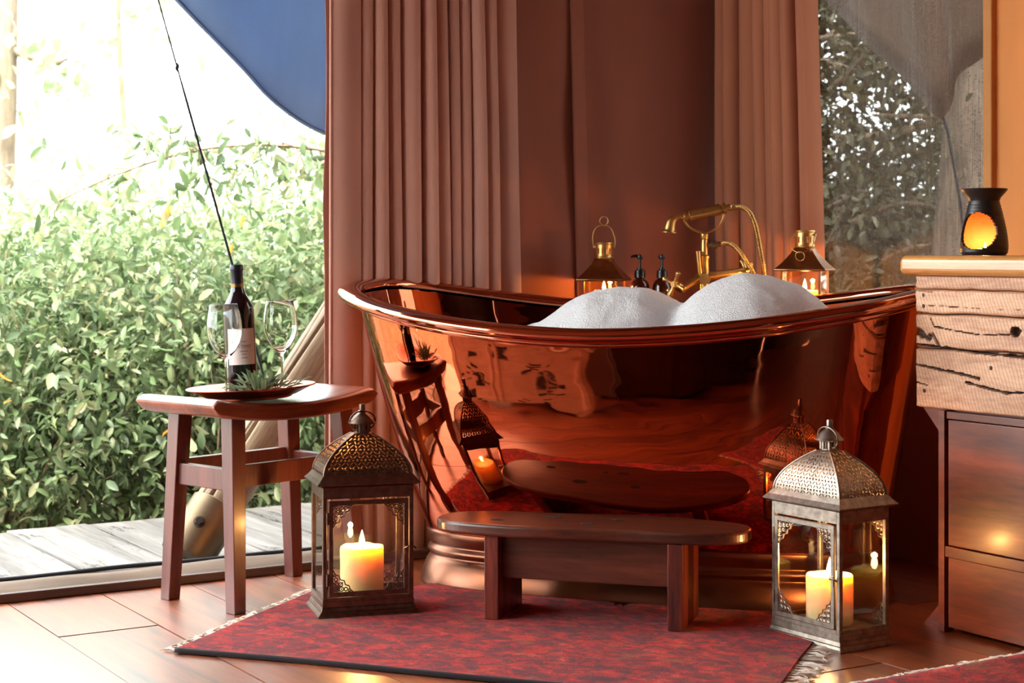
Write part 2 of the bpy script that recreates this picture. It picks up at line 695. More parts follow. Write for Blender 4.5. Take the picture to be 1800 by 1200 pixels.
# ================================================================== SETTING
# ---- floor: planks run out from the back wall
floor = room_obj(bpy.data.objects.new('floor', None))
COL.objects.link(floor)
struct(floor, 'glossy red-brown plank floor inside the tent', 'floor')
under = MB().box((-2.3, -3.2, -.04), (4.9, 6.6, .03)).build('subfloor', 'soil', floor)
PW = .231
k = 0
u = .04
rnd = random.Random(3)
while u > -4.7:
    u2 = u - PW
    v0 = -.01
    joints = [rnd.uniform(.9, 2.2)]
    if abs((u + u2) / 2 + 2.19) < .12:
        joints = [.506, 2.3]
    elif abs((u + u2) / 2 + .98) < .13:
        joints = [1.63]
    while joints[-1] < 6.2:
        joints.append(joints[-1] + rnd.uniform(1.4, 2.3))
    for j in joints:
        v1 = min(j, 6.4)
        if v1 - v0 > .05:
            g = .0016
            z = rnd.uniform(-.0012, .0004)
            m = MB().box((0, 0, -.012), (PW - 2 * g, v1 - v0 - 2 * g, .024))
            o = m.build('floor_plank', 'floor_wood', floor)
            o.location = ((u + u2) / 2, -(v0 + v1) / 2, z)
        v0 = v1
    u = u2

# ---- deck outside the threshold
deck = room_obj(bpy.data.objects.new('deck', None))
COL.objects.link(deck)
struct(deck, 'weathered grey plank deck outside the tent opening', 'deck')
MB().box((-2.6, .52, -.2), (5.2, .9, .22)).build('deck_frame', 'batten_wood', deck)
u = -.62
while u > -5.0:
    wd = rnd.uniform(.2, .3)
    far = 1.02 + rnd.uniform(-.03, .05)
    near = -.03
    n = 14

    def plank_pt(s_, t_, wd=wd, far=far, near=near, u=u):
        y = lerp(near, far, t_)
        x = -s_ * wd
        ed = .006 * noise.noise((u * 9 + round(s_) * 5.1, y * 7, 1.3))
        return (x + (ed if s_ in (0.0, 1.0) else 0), y, .003 * noise.noise((x * 6 + u, y * 5, 0)))
    m = MB().grid(plank_pt, 4, n)
    o = m.build('deck_plank', 'deck_wood', deck, solid=.03)
    o.location = (u, 0, -.018 + rnd.uniform(-.004, .004))
    u -= wd + .008

# ---- threshold: batten and cloth sill along the opening
tr1 = room_obj(MB().bar((-4.7, -.078, .012), (-.55, -.078, .012), .022, .024).build('trim_1', 'batten_wood', bevel=.004))
struct(tr1, 'dark wooden batten along the floor edge of the tent opening', 'trim')
def sill_pt(s_, t_):
    x = lerp(-4.7, -.5, s_)
    y = lerp(-.062, .03, t_)
    z = .004 + .03 * sin(pi * min(1, t_ * .62)) + .006 * noise.noise((x * 5, t_ * 3, 2)) * (t_ > .1)
    return (x, y, z)
tr2 = room_obj(MB().grid(sill_pt, 160, 8).build('trim_2', 'sill_cloth', smooth=True))
struct(tr2, 'tan cloth sill flap rolled along the tent threshold', 'trim')
o = MB().tube([(lerp(-4.7, -.5, i / 80), .034, .036 + .004 * noise.noise((i * .2, 3, 1))) for i in range(81)], .006, 8).build('edge_cord', 'rope_dark', tr2, smooth=True)

# ---- canvas walls
ZT = 2.5
def canvas_pt(s_, t_):
    x, z = lerp(-1.38, .02, s_), lerp(0, ZT, t_)
    dg = (x * .8 + z * .6) * 5, (x * .6 - z * .8) * 1.4
    return (x, .012 + .012 * noise.noise((dg[1] * 2.4, dg[0] * .35, 2)) * (.3 + max(0, -x)), z)
wl = room_obj(MB().grid(canvas_pt, 70, 70).build('wall_back', 'canvas', smooth='full', solid=.003))
struct(wl, 'reddish brown canvas tent wall behind the bathtub', 'wall')
MB().box((-.515, -.004, ZT / 2), (.045, .01, ZT)).build('seam_strip', 'canvas', wl, bevel=.003).rotation_euler = (0, rad(-1.6), 0)
MB().box((-2.99, .004, 2.35), (3.23, .006, .3)).build('header', 'canvas', wl)
WV0, WV1, WZ0, WZ1 = .40, 1.10, .66, 1.95
wr = room_obj(bpy.data.objects.new('wall_right', None))
COL.objects.link(wr)
struct(wr, 'brown canvas tent wall around the mesh window, candle glow coloured in', 'wall')
MB().box((.003, -WV0 / 2, ZT / 2), (.006, WV0, ZT)).build('canvas_panel', 'canvas', wr)
MB().box((.003, -(WV1 + 6.4) / 2, ZT / 2), (.006, 6.4 - WV1, ZT)).build('canvas_panel', 'canvas_candlelit', wr)
MB().box((.003, -(WV0 + WV1) / 2, WZ0 / 2), (.006, WV1 - WV0, WZ0)).build('canvas_panel', 'canvas', wr)
MB().box((.003, -(WV0 + WV1) / 2, (WZ1 + ZT) / 2), (.006, WV1 - WV0, ZT - WZ1)).build('canvas_panel', 'canvas', wr)
MB().box((-.01, -(WV1 + .012), ZT / 2), (.02, .03, ZT)).build('jamb_strip', 'canvas_candlelit', wr, bevel=.004)
win = room_obj(bpy.data.objects.new('window_1', None))
COL.objects.link(win)
struct(win, 'insect mesh window beside the vanity', 'window')
MB().grid(lambda a, b: (.004 + .004 * sin(a * 9) * sin(b * pi), -lerp(WV0, WV1, a), lerp(WZ0, WZ1, b)), 24, 8).build('mesh_screen', 'mesh_screen', win, smooth=True)
MB().box((-.004, -(WV0 + .01), (WZ0 + WZ1) / 2), (.012, .02, WZ1 - WZ0)).build('binding', 'canvas', win)
MB().box((-.004, -(WV0 + WV1) / 2, WZ0), (.012, WV1 - WV0, .03)).build('binding', 'canvas', win)

wf = room_obj(MB().box((-2.3, -6.4, ZT / 2), (4.7, .04, ZT)).build('wall_front', 'dark_panel_wood'))
struct(wf, 'dark timber wall opposite the bathtub', 'wall')
wle = room_obj(MB().box((-4.68, -3.9, ZT / 2), (.01, 5.0, ZT)).build('wall_left', 'canvas'))
struct(wle, 'brown canvas side wall of the tent', 'wall')
ce = room_obj(MB().box((-2.3, -3.1, ZT), (4.9, 6.8, .02)).build('ceiling', 'canvas'))
struct(ce, 'brown canvas tent ceiling', 'ceiling')

# ---- unseen pale chest and dark sideboard, added to shape the tub's reflection
wood('pale_chest_wood', (196, 160, 138), (232, 202, 180), 'Y', 14, .6, 0, 8, .2)
ch = thing('added_chest', 'added unseen pale chest for the reflection in the left flank of the bathtub', 'chest', RW(-3.75, 1.2, 0), ALPHA)
MB().box((0, 0, .25), (.4, 1.5, .44)).build('body', 'pale_chest_wood', ch, bevel=.004)
MB().box((0, 0, .485), (.44, 1.56, .03)).build('lid', 'pale_chest_wood', ch, bevel=.006)
for y0, y1 in ((-.70, .12), (.2, .70)):
    for yy in (y0, y1):
        MB().box((.205, yy, .25), (.012, .03, .4)).build('stile', 'pale_chest_wood', ch)
    for q in range(16):
        MB().box((.203, rnd.uniform(y0 + .08, y1 - .08), rnd.uniform(.08, .42)), (.01, rnd.uniform(.04, .13), rnd.uniform(.012, .03))).build('dark_strip', 'wick', ch).rotation_euler = (rnd.uniform(-.5, .5), 0, 0)  # dark bars added for the marks in the mirrored panel
for sx in (-1, 1):
    for sy in (-1, 1):
        MB().box((sx * .17, sy * .7, .02), (.05, .05, .04)).build('foot', 'pale_chest_wood', ch)
sb = thing('sideboard', 'added unseen sideboard to darken the reflection in the front of the bathtub', 'sideboard', RW(-4.35, 3.95, 0), ALPHA)
MB().box((0, 0, .56), (.5, 3.2, 1.0)).build('carcass', 'dark_panel_wood', sb, bevel=.004)
MB().box((.01, 0, 1.075), (.55, 3.26, .03)).build('top', 'dark_panel_wood', sb, bevel=.004)
for k_ in range(4):
    MB().box((.255, -1.2 + .8 * k_, .56), (.016, .76, .92)).build('door', 'dark_panel_wood', sb, bevel=.004)
for sx in (-1, 1):
    for sy in (-1, 1):
        MB().box((sx * .2, sy * 1.5, .03), (.06, .06, .06)).build('foot', 'dark_panel_wood', sb)

# ---- ground
gd = MB().grid(lambda a, b: (lerp(-30, 34, a), lerp(-6, 50, b), -.45 + .06 * noise.noise((a * 40, b * 40, 0))), 60, 50).build('ground', 'soil', smooth=True)
struct(gd, 'bare brown earth under the shrubs', 'ground')

# ================================================================== BATHTUB
TUB_C = Vector((.284, 4.351, 0))
TUB_R = -.332
tub = thing('bathtub', 'large polished copper bateau bathtub on a ringed base, filled with foam', 'bathtub', TUB_C, TUB_R)
AL, AR, BW, NN = .735, .79, .392, 2.6
Z0, Z1, PWR, KT = .6705, .7565, 1.78, .018
BC, AB, BB, NB = .075, .602, .262, 3.1


def sell(a_l, a_r, b, n, phi, off=0.0):
    c, s_ = cos(phi), sin(phi)
    a = a_r if c > 0 else a_l
    return (off + a * math.copysign(abs(c) ** (2 / n), c), b * math.copysign(abs(s_) ** (2 / n), s_))


def phi_of(i, N):
    return 2 * pi * i / N


def rim_z(x, y):
    a = AR if x > 0 else AL
    return Z0 + (Z1 - Z0) * min(1.0, abs(x) / a) ** PWR + KT * max(-1, min(1, y / BW))


NR = 192
path = []
for i in range(NR):
    x, y = sell(AL, AR, BW, NN, phi_of(i, NR))
    path.append(Vector((x, y, rim_z(x, y))))
# even out the spacing along the rim
def resample(P, n):
    L_ = [0]
    for i in range(len(P)):
        L_.append(L_[-1] + (P[(i + 1) % len(P)] - P[i]).length)
    out, k_ = [], 0
    for j in range(n):
        d = L_[-1] * j / n
        while L_[k_ + 1] < d:
            k_ += 1
        out.append(P[k_].lerp(P[(k_ + 1) % len(P)], (d - L_[k_]) / max(1e-9, L_[k_ + 1] - L_[k_])))
    return out


dense = []
for i in range(1536):
    x, y = sell(AL, AR, BW, NN, phi_of(i, 1536))
    dense.append(Vector((x, y, rim_z(x, y))))
path = resample(dense, NR)
outw = []
for i in range(NR):
    t_ = path[(i + 1) % NR] - path[i - 1]
    outw.append(Vector((t_.y, -t_.x, 0)).normalized())
WALL_IN = .046
mb = MB()
for i in range(NR):
    for k_ in range(20):
        a = 2 * pi * k_ / 20
        mb.v.append(tuple(path[i] + outw[i] * (-.013 + .032 * cos(a)) + Vector((0, 0, .0185 * sin(a)))))
for i in range(NR):
    j = (i + 1) % NR
    for k_ in range(20):
        l = (k_ + 1) % 20
        mb.f.append((i * 20 + k_, j * 20 + k_, j * 20 + l, i * 20 + l))
mb.build('rolled_rim', 'tub_rim_copper', tub, smooth='full')
# rim underside bead
MB().tube([path[i] + outw[i] * (-.026) - Vector((0, 0, .02)) for i in range(NR)], .009, 10, closed=True).build('rim_bead', 'tub_rim_copper', tub, smooth='full')
# base rings: plan points at matching arc positions
densb = [Vector((*sell(AB, AB, BB, NB, phi_of(i, 1536), BC), 0)) for i in range(1536)]
bpath = resample(densb, NR)
# align start (phi=0) -- both start on +x
bout = []
for i in range(NR):
    t_ = bpath[(i + 1) % NR] - bpath[i - 1]
    bout.append(Vector((t_.y, -t_.x, 0)).normalized())
prof = [(-.004, 0), (0, .004), (0, .012), (-.006, .035), (-.015, .058), (-.022, .068), (-.027, .072), (-.027, .076), (-.021, .081), (-.0185, .087), (-.021, .094),
        (-.027, .0985), (-.0285, .103), (-.025, .107), (-.02, .122), (-.0165, .137), (-.018, .140), (-.024, .1405)]
mb = MB()
m_ = len(prof)
for i in range(NR):
    for off, z in prof:
        mb.v.append(tuple(bpath[i] + bout[i] * off + Vector((0, 0, z))))
for i in range(NR):
    j = (i + 1) % NR
    for k_ in range(m_ - 1):
        mb.f.append((i * m_ + k_, j * m_ + k_, j * m_ + k_ + 1, i * m_ + k_ + 1))
mb.build('ringed_base', 'tub_base_copper', tub, smooth=True, angle=60)
# body wall
ROWS = 28
def wall_pt(i, t_, inset=0.0):
    b0 = bpath[i] + bout[i] * (-.021)
    top = path[i] - outw[i] * (WALL_IN - .012)
    ca = abs(outw[i].x)
    tb = 1 - (1 - t_) ** 3.8                   # belly of the long sides
    ta = lerp(t_, tb, .12)                     # ends stay nearly straight
    x = lerp(b0.x, top.x, ta)
    y = lerp(b0.y, top.y, lerp(tb, tb, 0))
    z = lerp(.138, top.z - .012, t_)
    p = Vector((x, y, z))
    if inset:
        p -= outw[i] * inset
    return p
mb = MB()
for r_ in range(ROWS + 1):
    for i in range(NR):
        mb.v.append(tuple(wall_pt(i, r_ / ROWS)))
for r_ in range(ROWS):
    for i in range(NR):
        j = (i + 1) % NR
        mb.f.append((r_ * NR + i, r_ * NR + j, (r_ + 1) * NR + j, (r_ + 1) * NR + i))
mb.build('outer_wall', 'tub_copper', tub, smooth='full')
mb = MB()
for r_ in range(13):
    for i in range(NR):
        mb.v.append(tuple(wall_pt(i, lerp(.12, 1, r_ / 12), .014)))
for r_ in range(12):
    for i in range(NR):
        j = (i + 1) % NR
        mb.f.append((r_ * NR + j, r_ * NR + i, (r_ + 1) * NR + i, (r_ + 1) * NR + j))
mb.f.append(tuple(range(NR)))
mb.build('inner_wall', 'tub_copper', tub, smooth='full')

# ---- foam in the tub
def dome(x, y, cx, cy, rx, ry, h, p=1.0):
    d = ((x - cx) / rx) ** 2 + ((y - cy) / ry) ** 2
    return h * max(0.0, 1 - d) ** p


def foam_z(x, y):
    a = dome(x, y, .0, .02, .275, .33, .21, .72)
    b = dome(x, y, .335, .0, .25, .31, .245, .6)
    c = dome(x, y, -.16, .0, .24, .32, .125, .9)
    d = dome(x, y, .52, -.02, .22, .26, .14, .8)
    w_ = 9.0
    z = .55 + (a ** w_ + b ** w_ + c ** w_ + d ** w_ + 1e-12) ** (1 / w_)
    z += .007 * noise.noise((x * 11, y * 11, .3)) + .004 * noise.noise((x * 26, y * 26, 9.3)) + .0010 * noise.noise((x * 60, y * 60, 1.7)) + .0012 * noise.noise((x * 150, y * 150, 4))
    return z


mb = MB()
inner_at = []
for i in range(NR):
    for q in range(3):
        inner_at.append(wall_pt(i, .72, .03).lerp(wall_pt((i + 1) % NR, .72, .03), q / 3))
RG, NF_ = 120, NR * 3
for r_ in range(RG + 1):
    q = (r_ / RG) ** .8
    for i in range(NF_):
        x, y = inner_at[i].x * q, inner_at[i].y * q
        mb.v.append((x, y, foam_z(x, y) - .05 * smooth01((q - .93) / .07)))
for r_ in range(RG):
    for i in range(NF_):
        j = (i + 1) % NF_
        mb.f.append((r_ * NF_ + i, (r_ + 1) * NF_ + i, (r_ + 1) * NF_ + j, r_ * NF_ + j))
foam = mb.build('bath_foam', 'foam', smooth='full')
foam.location, foam.rotation_euler = TUB_C, (0, 0, TUB_R)
tag(foam, 'white bubble bath foam heaped in two mounds inside the copper bathtub', 'foam', kind='stuff')


# ================================================================== SHELF BEHIND THE TUB
def tubw(x, y, z=0.0):
    return TUB_C + Matrix.Rotation(TUB_R, 3, 'Z') @ Vector((x, y, z))


SH = .67
sh = thing('corner_shelf', 'narrow dark wooden shelf behind the far rim of the bathtub', 'shelf', TUB_C, TUB_R)
MB().prism([(-.31, .432), (.54, .432), (.54, .66), (-.13, .66), (-.31, .605)], SH - .025, SH).build('board', 'bench_wood', sh, bevel=.003)
for x, y in ((-.27, .55), (.5, .47), (.5, .62), (-.05, .62)):
    MB().box((x, y, (SH - .025) / 2), (.035, .035, SH - .025)).build('leg', 'bench_leg_wood', sh)


# ---- candles
def flame_mesh(h=.034, r=.0062):
    return MB().lathe([(.0008, 0), (r * .62, h * .1), (r * .95, h * .24), (r, h * .34), (r * .86, h * .5), (r * .58, h * .68), (r * .28, h * .86), (.0003, h)], 14, cap=False)


def candle(name, label, loc, r, h, power, group='candles burning inside the lanterns', fh=.034, wob=.0):
    c = thing(name, label, 'candle', loc, 0, group)
    n = 40
    prof_ = [(r * .97, 0), (r, .004), (r, h * .6), (r * .995, h - .006), (r * .97, h - .001), (r * .9, h), (r * .8, h - .003), (r * .55, h - .009), (r * .2, h - .011), (.0004, h - .011)]
    m = MB().lathe(prof_, n)
    m.v = [(x + wob * noise.noise((x * 30, y * 30, z * 12)), y + wob * noise.noise((x * 30 + 9, y * 30, z * 12)), z + (wob * 1.3 * noise.noise((x * 40, y * 40, 3)) if z > h * .9 else 0)) for x, y, z in m.v]
    m.build('wax', 'wax', c, smooth=True, angle=60)
    MB().tube([(0, 0, h - .012), (.0006, 0, h - .004), (-.0004, 0, h + .003)], .0011, 6).build('wick', 'wick', c)
    fl = flame_mesh(fh, fh * .17).build('flame', 'flame', c, smooth='full')
    fl.location = (0, 0, h - .003)
    ld = bpy.data.lights.new('candle_light', 'POINT')
    ld.color = (1, .48, .145)
    ld.energy = power
    ld.shadow_soft_size = .006
    lo = bpy.data.objects.new('candle_light', ld)
    COL.objects.link(lo)
    lo.parent = c
    lo.location = (0, 0, h + fh * .7)
    return c


# ---- small brass lanterns
def brass_lantern(label, loc, rz, bh, handle_up):
    t_ = thing('brass_lantern', label, 'lantern', loc, rz, 'small brass lanterns behind the bathtub')
    hw = .052
    MB().box((0, 0, .006), (.118, .118, .012)).build('base', 'lantern_brass', t_, bevel=.003)
    for sx in (-1, 1):
        for sy in (-1, 1):
            MB().box((sx * hw, sy * hw, bh / 2 + .006), (.006, .006, bh - .012)).build('post', 'lantern_brass', t_)
    for ax in range(4):
        a = ax * pi / 2
        M = Matrix.Rotation(a, 4, 'Z')
        MB().box((0, -hw, bh / 2 + .006), (2 * hw - .008, .0016, bh - .014), M).build('glass_pane', 'amber_pane', t_)
    m = MB()
    for sgn in range(4):
        M = Matrix.Rotation(sgn * pi / 2, 4, 'Z')
        m.box((0, -hw, bh - .003), (2 * hw + .006, .007, .006), M)
    m.build('top_rail', 'lantern_brass', t_)
    # flared four-sided hood
    rw = .0705
    rows = [(rw, bh - .004), (rw * .985, bh + .0005), (rw * .8, bh + .013), (rw * .62, bh + .028), (rw * .46, bh + .043), (.029, bh + .056), (.025, bh + .062)]
    m = MB()
    vv, ff = [], []
    for q, (r, z) in enumerate(rows):
        rr = max(0.0, (q - 4) / 2)
        for i in range(16):
            a = 2 * pi * (i + .0) / 16 + pi / 4
            sq = r / max(abs(cos(a)), abs(sin(a)))
            ro = lerp(sq, r, min(1, rr))
            vv.append((ro * cos(a), ro * sin(a), z))
    for q in range(len(rows) - 1):
        for i in range(16):
            j = (i + 1) % 16
            ff.append((q * 16 + i, q * 16 + j, (q + 1) * 16 + j, (q + 1) * 16 + i))
    m.raw(vv, ff)
    m.build('hood', 'lantern_brass', t_, smooth=True, angle=30, solid=.0015)
    # chimney with slots
    z0, z1 = bh + .06, bh + .104
    ns = 14
    m = MB()
    for i in range(ns):
        a0, a1 = 2 * pi * i / ns, 2 * pi * (i + 1) / ns
        am0, am1 = lerp(a0, a1, .28), lerp(a0, a1, .72)
        r = .0255
        def cp(a, z):
            return (r * cos(a), r * sin(a), z)
        zs = [z0, lerp(z0, z1, .3), lerp(z0, z1, .68), z1]
        aa = [a0, am0, am1, a1]
        for p in range(3):
            for q in range(3):
                if p == 1 and q == 1:
                    continue
                o_ = len(m.v)
                m.v += [cp(aa[p], zs[q]), cp(aa[p + 1], zs[q]), cp(aa[p + 1], zs[q + 1]), cp(aa[p], zs[q + 1])]
                m.f.append((o_, o_ + 1, o_ + 2, o_ + 3))
    m.lathe([(.0275, z1 - .003), (.0285, z1), (.0275, z1 + .003), (.024, z1 + .002), (.0, z1 + .001)], 28, cap=False)
    m.lathe([(.0268, z0), (.0275, z0 + .004), (.0262, z0 + .008)], 28, cap=False)
    m.build('chimney', 'brass', t_)
    # wire bail with ring
    if handle_up:
        pts = [(-.03, 0, z1 - .008), (-.034, 0, z1 + .012), (-.03, 0, z1 + .036), (-.018, 0, z1 + .05), (0, 0, z1 + .053), (.015, 0, z1 + .05), (.026, 0, z1 + .034), (.033, 0, z1 + .01), (.032, 0, z1 - .012)]
        rc = (0, 0, z1 + .053 + .0135)
        rp = [(rc[0] + .0125 * cos(a), 0, rc[2] + .0125 * sin(a)) for a in [2 * pi * i / 20 for i in range(20)]]
    else:
        pts = [(-.03, -.004, z1 - .008), (-.034, -.03, z1 - .022), (-.028, -.045, z1 - .045), (-.012, -.054, z1 - .056), (0, -.056, z1 - .058), (.012, -.054, z1 - .056), (.028, -.045, z1 - .045), (.034, -.03, z1 - .022), (.03, -.004, z1 - .008)]
        rp = [(.0125 * cos(a), -.062 - .004 * sin(a), z1 - .068 + .0125 * sin(a)) for a in [2 * pi * i / 20 for i in range(20)]]
    b = MB().tube(spline(pts, 5), .0013, 6).build('wire_bail', 'brass', t_, smooth='full')
    MB().tube(rp, .0013, 6, closed=True).build('ring', 'brass', b, smooth='full')
    for sx in (-1, 1):
        MB().box((sx * .029, 0, z1 - .009), (.006, .005, .006)).build('bail_lug', 'brass', t_)
    return t_


BL1 = Vector((.269, 4.975, SH))
BL2 = Vector((.809, 4.70, SH))
brass_lantern('small brass lantern with its wire handle upright, left of the pump bottles', BL1, rad(-13), .10, True)
brass_lantern('small brass lantern with its wire handle folded down, right of the tap', BL2, rad(-22), .132, False)
candle('candle', 'lit candle inside the small lantern left of the pump bottles', BL1 + Vector((0, 0, .0125)), .028, .056, 1.6, fh=.03)
candle('candle', 'lit candle inside the small lantern right of the tap', BL2 + Vector((0, 0, .0125)), .036, .062, 3.2, fh=.034)


# ---- pump bottles
def pump_bottle(label, loc, rz):
    t_ = thing('pump_bottle', label, 'bottle', loc, rz, 'amber pump bottles behind the bathtub')
    MB().lathe([(.026, 0), (.028, .003), (.028, .078), (.026, .088), (.02, .097), (.0125, .102), (.0125, .108)], 32).build('bottle', 'amber_glass', t_, smooth=True, angle=60)
    m = MB().lathe([(.0165, .104), (.0165, .118), (.0155, .12), (.0155, .126), (.009, .128), (.009, .133), (.005, .134)], 24)
    m.build('collar', 'black_plastic', t_, smooth=True)
    MB().lathe([(.0042, .13), (.0042, .162)], 16).build('stem', 'black_plastic', t_, smooth=True)
    m = MB().lathe([(.0075, .158), (.0088, .162), (.0088, .17), (.0075, .172)], 20)
    m.tube([(0, 0, .1675), (-.012, 0, .1685), (-.022, 0, .167), (-.027, 0, .1635)], [.005, .0045, .0035, .0028], 10)
    m.build('pump_head', 'black_plastic', t_, smooth=True)


pump_bottle('brown pump bottle with its black nozzle pointing left, next to the small lantern', (.3725, 4.95, SH), rad(5))
pump_bottle('brown pump bottle standing next to the tap, its black nozzle turned away', (.436, 4.94, SH), rad(-75))

# ---- bath tap
tap = thing('bath_tap', 'antique brass bath mixer tap with telephone-style hand shower and ribbed hoses', 'tap', (.541, 4.785, .774))
def cyl(m, a, b, r, n=20, r2=None):
    m.tube([a, b], [r, r if r2 is None else r2], n)
m = MB()
m.tube(spline([(-.064, -.022, -.028), (-.04, -.012, -.012), (-.018, -.003, .0), (0, 0, .004), (.025, .002, .008), (.058, .008, .012), (.094, .018, .016)], 5), [.0115 + .004 * math.exp(-((i - 15) / 9) ** 2) for i in range(31)], 18)
m.build('mixer_body', 'brass', tap, smooth=True, angle=50)
m = MB()
cyl(m, (0, .0, .002), (-.001, -.027, -.001), .0155)
cyl(m, (-.001, -.026, -.001), (-.001, -.030, -.001), .011)
cyl(m, (-.001, -.029, -.001), (-.001, -.0315, -.001), .0055)
m.build('boss', 'brass', tap, smooth=True)
m = MB()
m.lathe([(.013, .01), (.015, .014), (.013, .02), (.0125, .055), (.0145, .058), (.0145, .064), (.0095, .068), (.0085, .11), (.011, .113), (.011, .126), (.007, .129)], 22)
m.build('riser', 'brass', tap, smooth=True, angle=40)
MB().tube([(-.012, -.012, .01), (-.016, -.014, .04), (-.02, -.015, .078)], [.0052, .0058, .0065], 12).build('diverter_lever', 'brass', tap, smooth=True)
MB().lathe([(.012, SH - .774), (.012, -.005), (.017, .0)], 18).build('standpipe', 'brass', tap, smooth=True)


def cross_handle(c, n_dir, ang):
    c = Vector(c)
    nd = Vector(n_dir).normalized()
    r = nd.cross(Vector((0, 0, 1))).normalized()
    q = r.cross(nd)
    h = MB()
    cyl(h, c - nd * .012, c + nd * .006, .0085)
    cyl(h, c + nd * .005, c + nd * .0085, .0065)
    for k_ in range(4):
        a = ang + k_ * pi / 2
        d = r * cos(a) + q * sin(a)
        pts = [c + d * x for x in (.005, .014, .024, .032, .036, .038)]
        h.tube(pts, [.005, .005, .0062, .0085, .008, .004], 10)
    h.build('cross_handle', 'brass', tap, smooth=True)


cross_handle((-.088, -.036, -.014), (-.55, -.8, -.1), rad(25))
cross_handle((.122, .03, .022), (.8, .3, .1), rad(35))
for a_, b_ in (((-.066, -.024, -.028), (-.08, -.031, -.018)), ((.09, .018, .016), (.114, .027, .021))):
    m = MB()
    cyl(m, a_, b_, .012)
    m.build('valve_neck', 'brass', tap, smooth=True)
MB().tube(spline([(-.06, 0, .182), (-.055, 0, .162), (-.042, 0, .145), (-.02, 0, .133), (0, 0, .13), (.022, 0, .135), (.042, 0, .150), (.053, 0, .172), (.056, 0, .198)], 5), .0034, 10).build('cradle', 'brass', tap, smooth='full')
hs = MB()
hs.tube([(-.062, 0, .1735), (-.058, 0, .1742), (-.056, 0, .1745), (-.052, 0, .175), (-.05, 0, .1755), (-.044, 0, .177), (-.042, 0, .1772), (.044, 0, .1955), (.046, 0, .196), (.05, 0, .197), (.052, 0, .1972), (.06, 0, .199)],
        [.0085, .0085, .014, .014, .0105, .0105, .0145, .016, .0115, .0115, .016, .016], 18)
hs.build('hand_shower', 'brass', tap, smooth=True, angle=40)
MB().tube(spline([(-.06, 0, .174), (-.076, 0, .173), (-.09, 0, .165), (-.0965, 0, .15), (-.0985, 0, .135), (-.099, 0, .13)], 4), lambda i: [.0062, .0066, .0072, .008, .009, .010, .011, .012, .013, .0138, .0145, .015, .0155, .016, .0165, .0172, .0185, .0205, .0215, .0218, .0218][i], 18).build('spray_head', 'brass', tap, smooth=True, angle=50)
m = MB()
m.tube([(.06, 0, .199), (.064, 0, .1995), (.066, 0, .2), (.074, 0, .201), (.076, 0, .2012), (.086, 0, .202)], [.008, .008, .0095, .0095, .0075, .0075], 16)
m.build('hose_nut', 'brass', tap, smooth=True, angle=40)
m = MB()
m.tube([(.0, 0, .092), (.016, 0, .094), (.02, 0, .0945), (.021, 0, .095), (.034, 0, .0965), (.035, 0, .097), (.046, 0, .0985)], [.006, .007, .008, .0115, .0115, .0075, .0075], 16)
m.build('hose_nut', 'zinc_collar', tap, smooth=True, angle=40)


def hose(pts):
    sp = spline(pts, 40)
    n = len(sp)
    L_ = sum((sp[i + 1] - sp[i]).length for i in range(n - 1))
    step = .00155
    m_ = int(L_ / step)
    P2, d, i = [], 0.0, 0
    for q in range(m_):
        target = q * step
        while i < n - 2 and d + (sp[i + 1] - sp[i]).length < target:
            d += (sp[i + 1] - sp[i]).length
            i += 1
        seg = (sp[i + 1] - sp[i]).length
        P2.append(sp[i].lerp(sp[i + 1], (target - d) / max(seg, 1e-9)))
    MB().tube(P2, lambda q: .0075 if q % 3 else .0056, 10).build('ribbed_hose', 'brass', tap, smooth=True, angle=80)


hose([(.084, 0, .202), (.105, .002, .202), (.128, .004, .186), (.144, .006, .15), (.154, .008, .105), (.162, .01, .06), (.17, .012, .015), (.172, .012, SH - .774 + .004)])
hose([(.044, 0, .0985), (.062, .0, .101), (.082, 0, .094), (.102, .0, .073), (.12, 0, .046), (.136, 0, .02), (.146, 0, -.02), (.146, 0, SH - .774 + .004)])

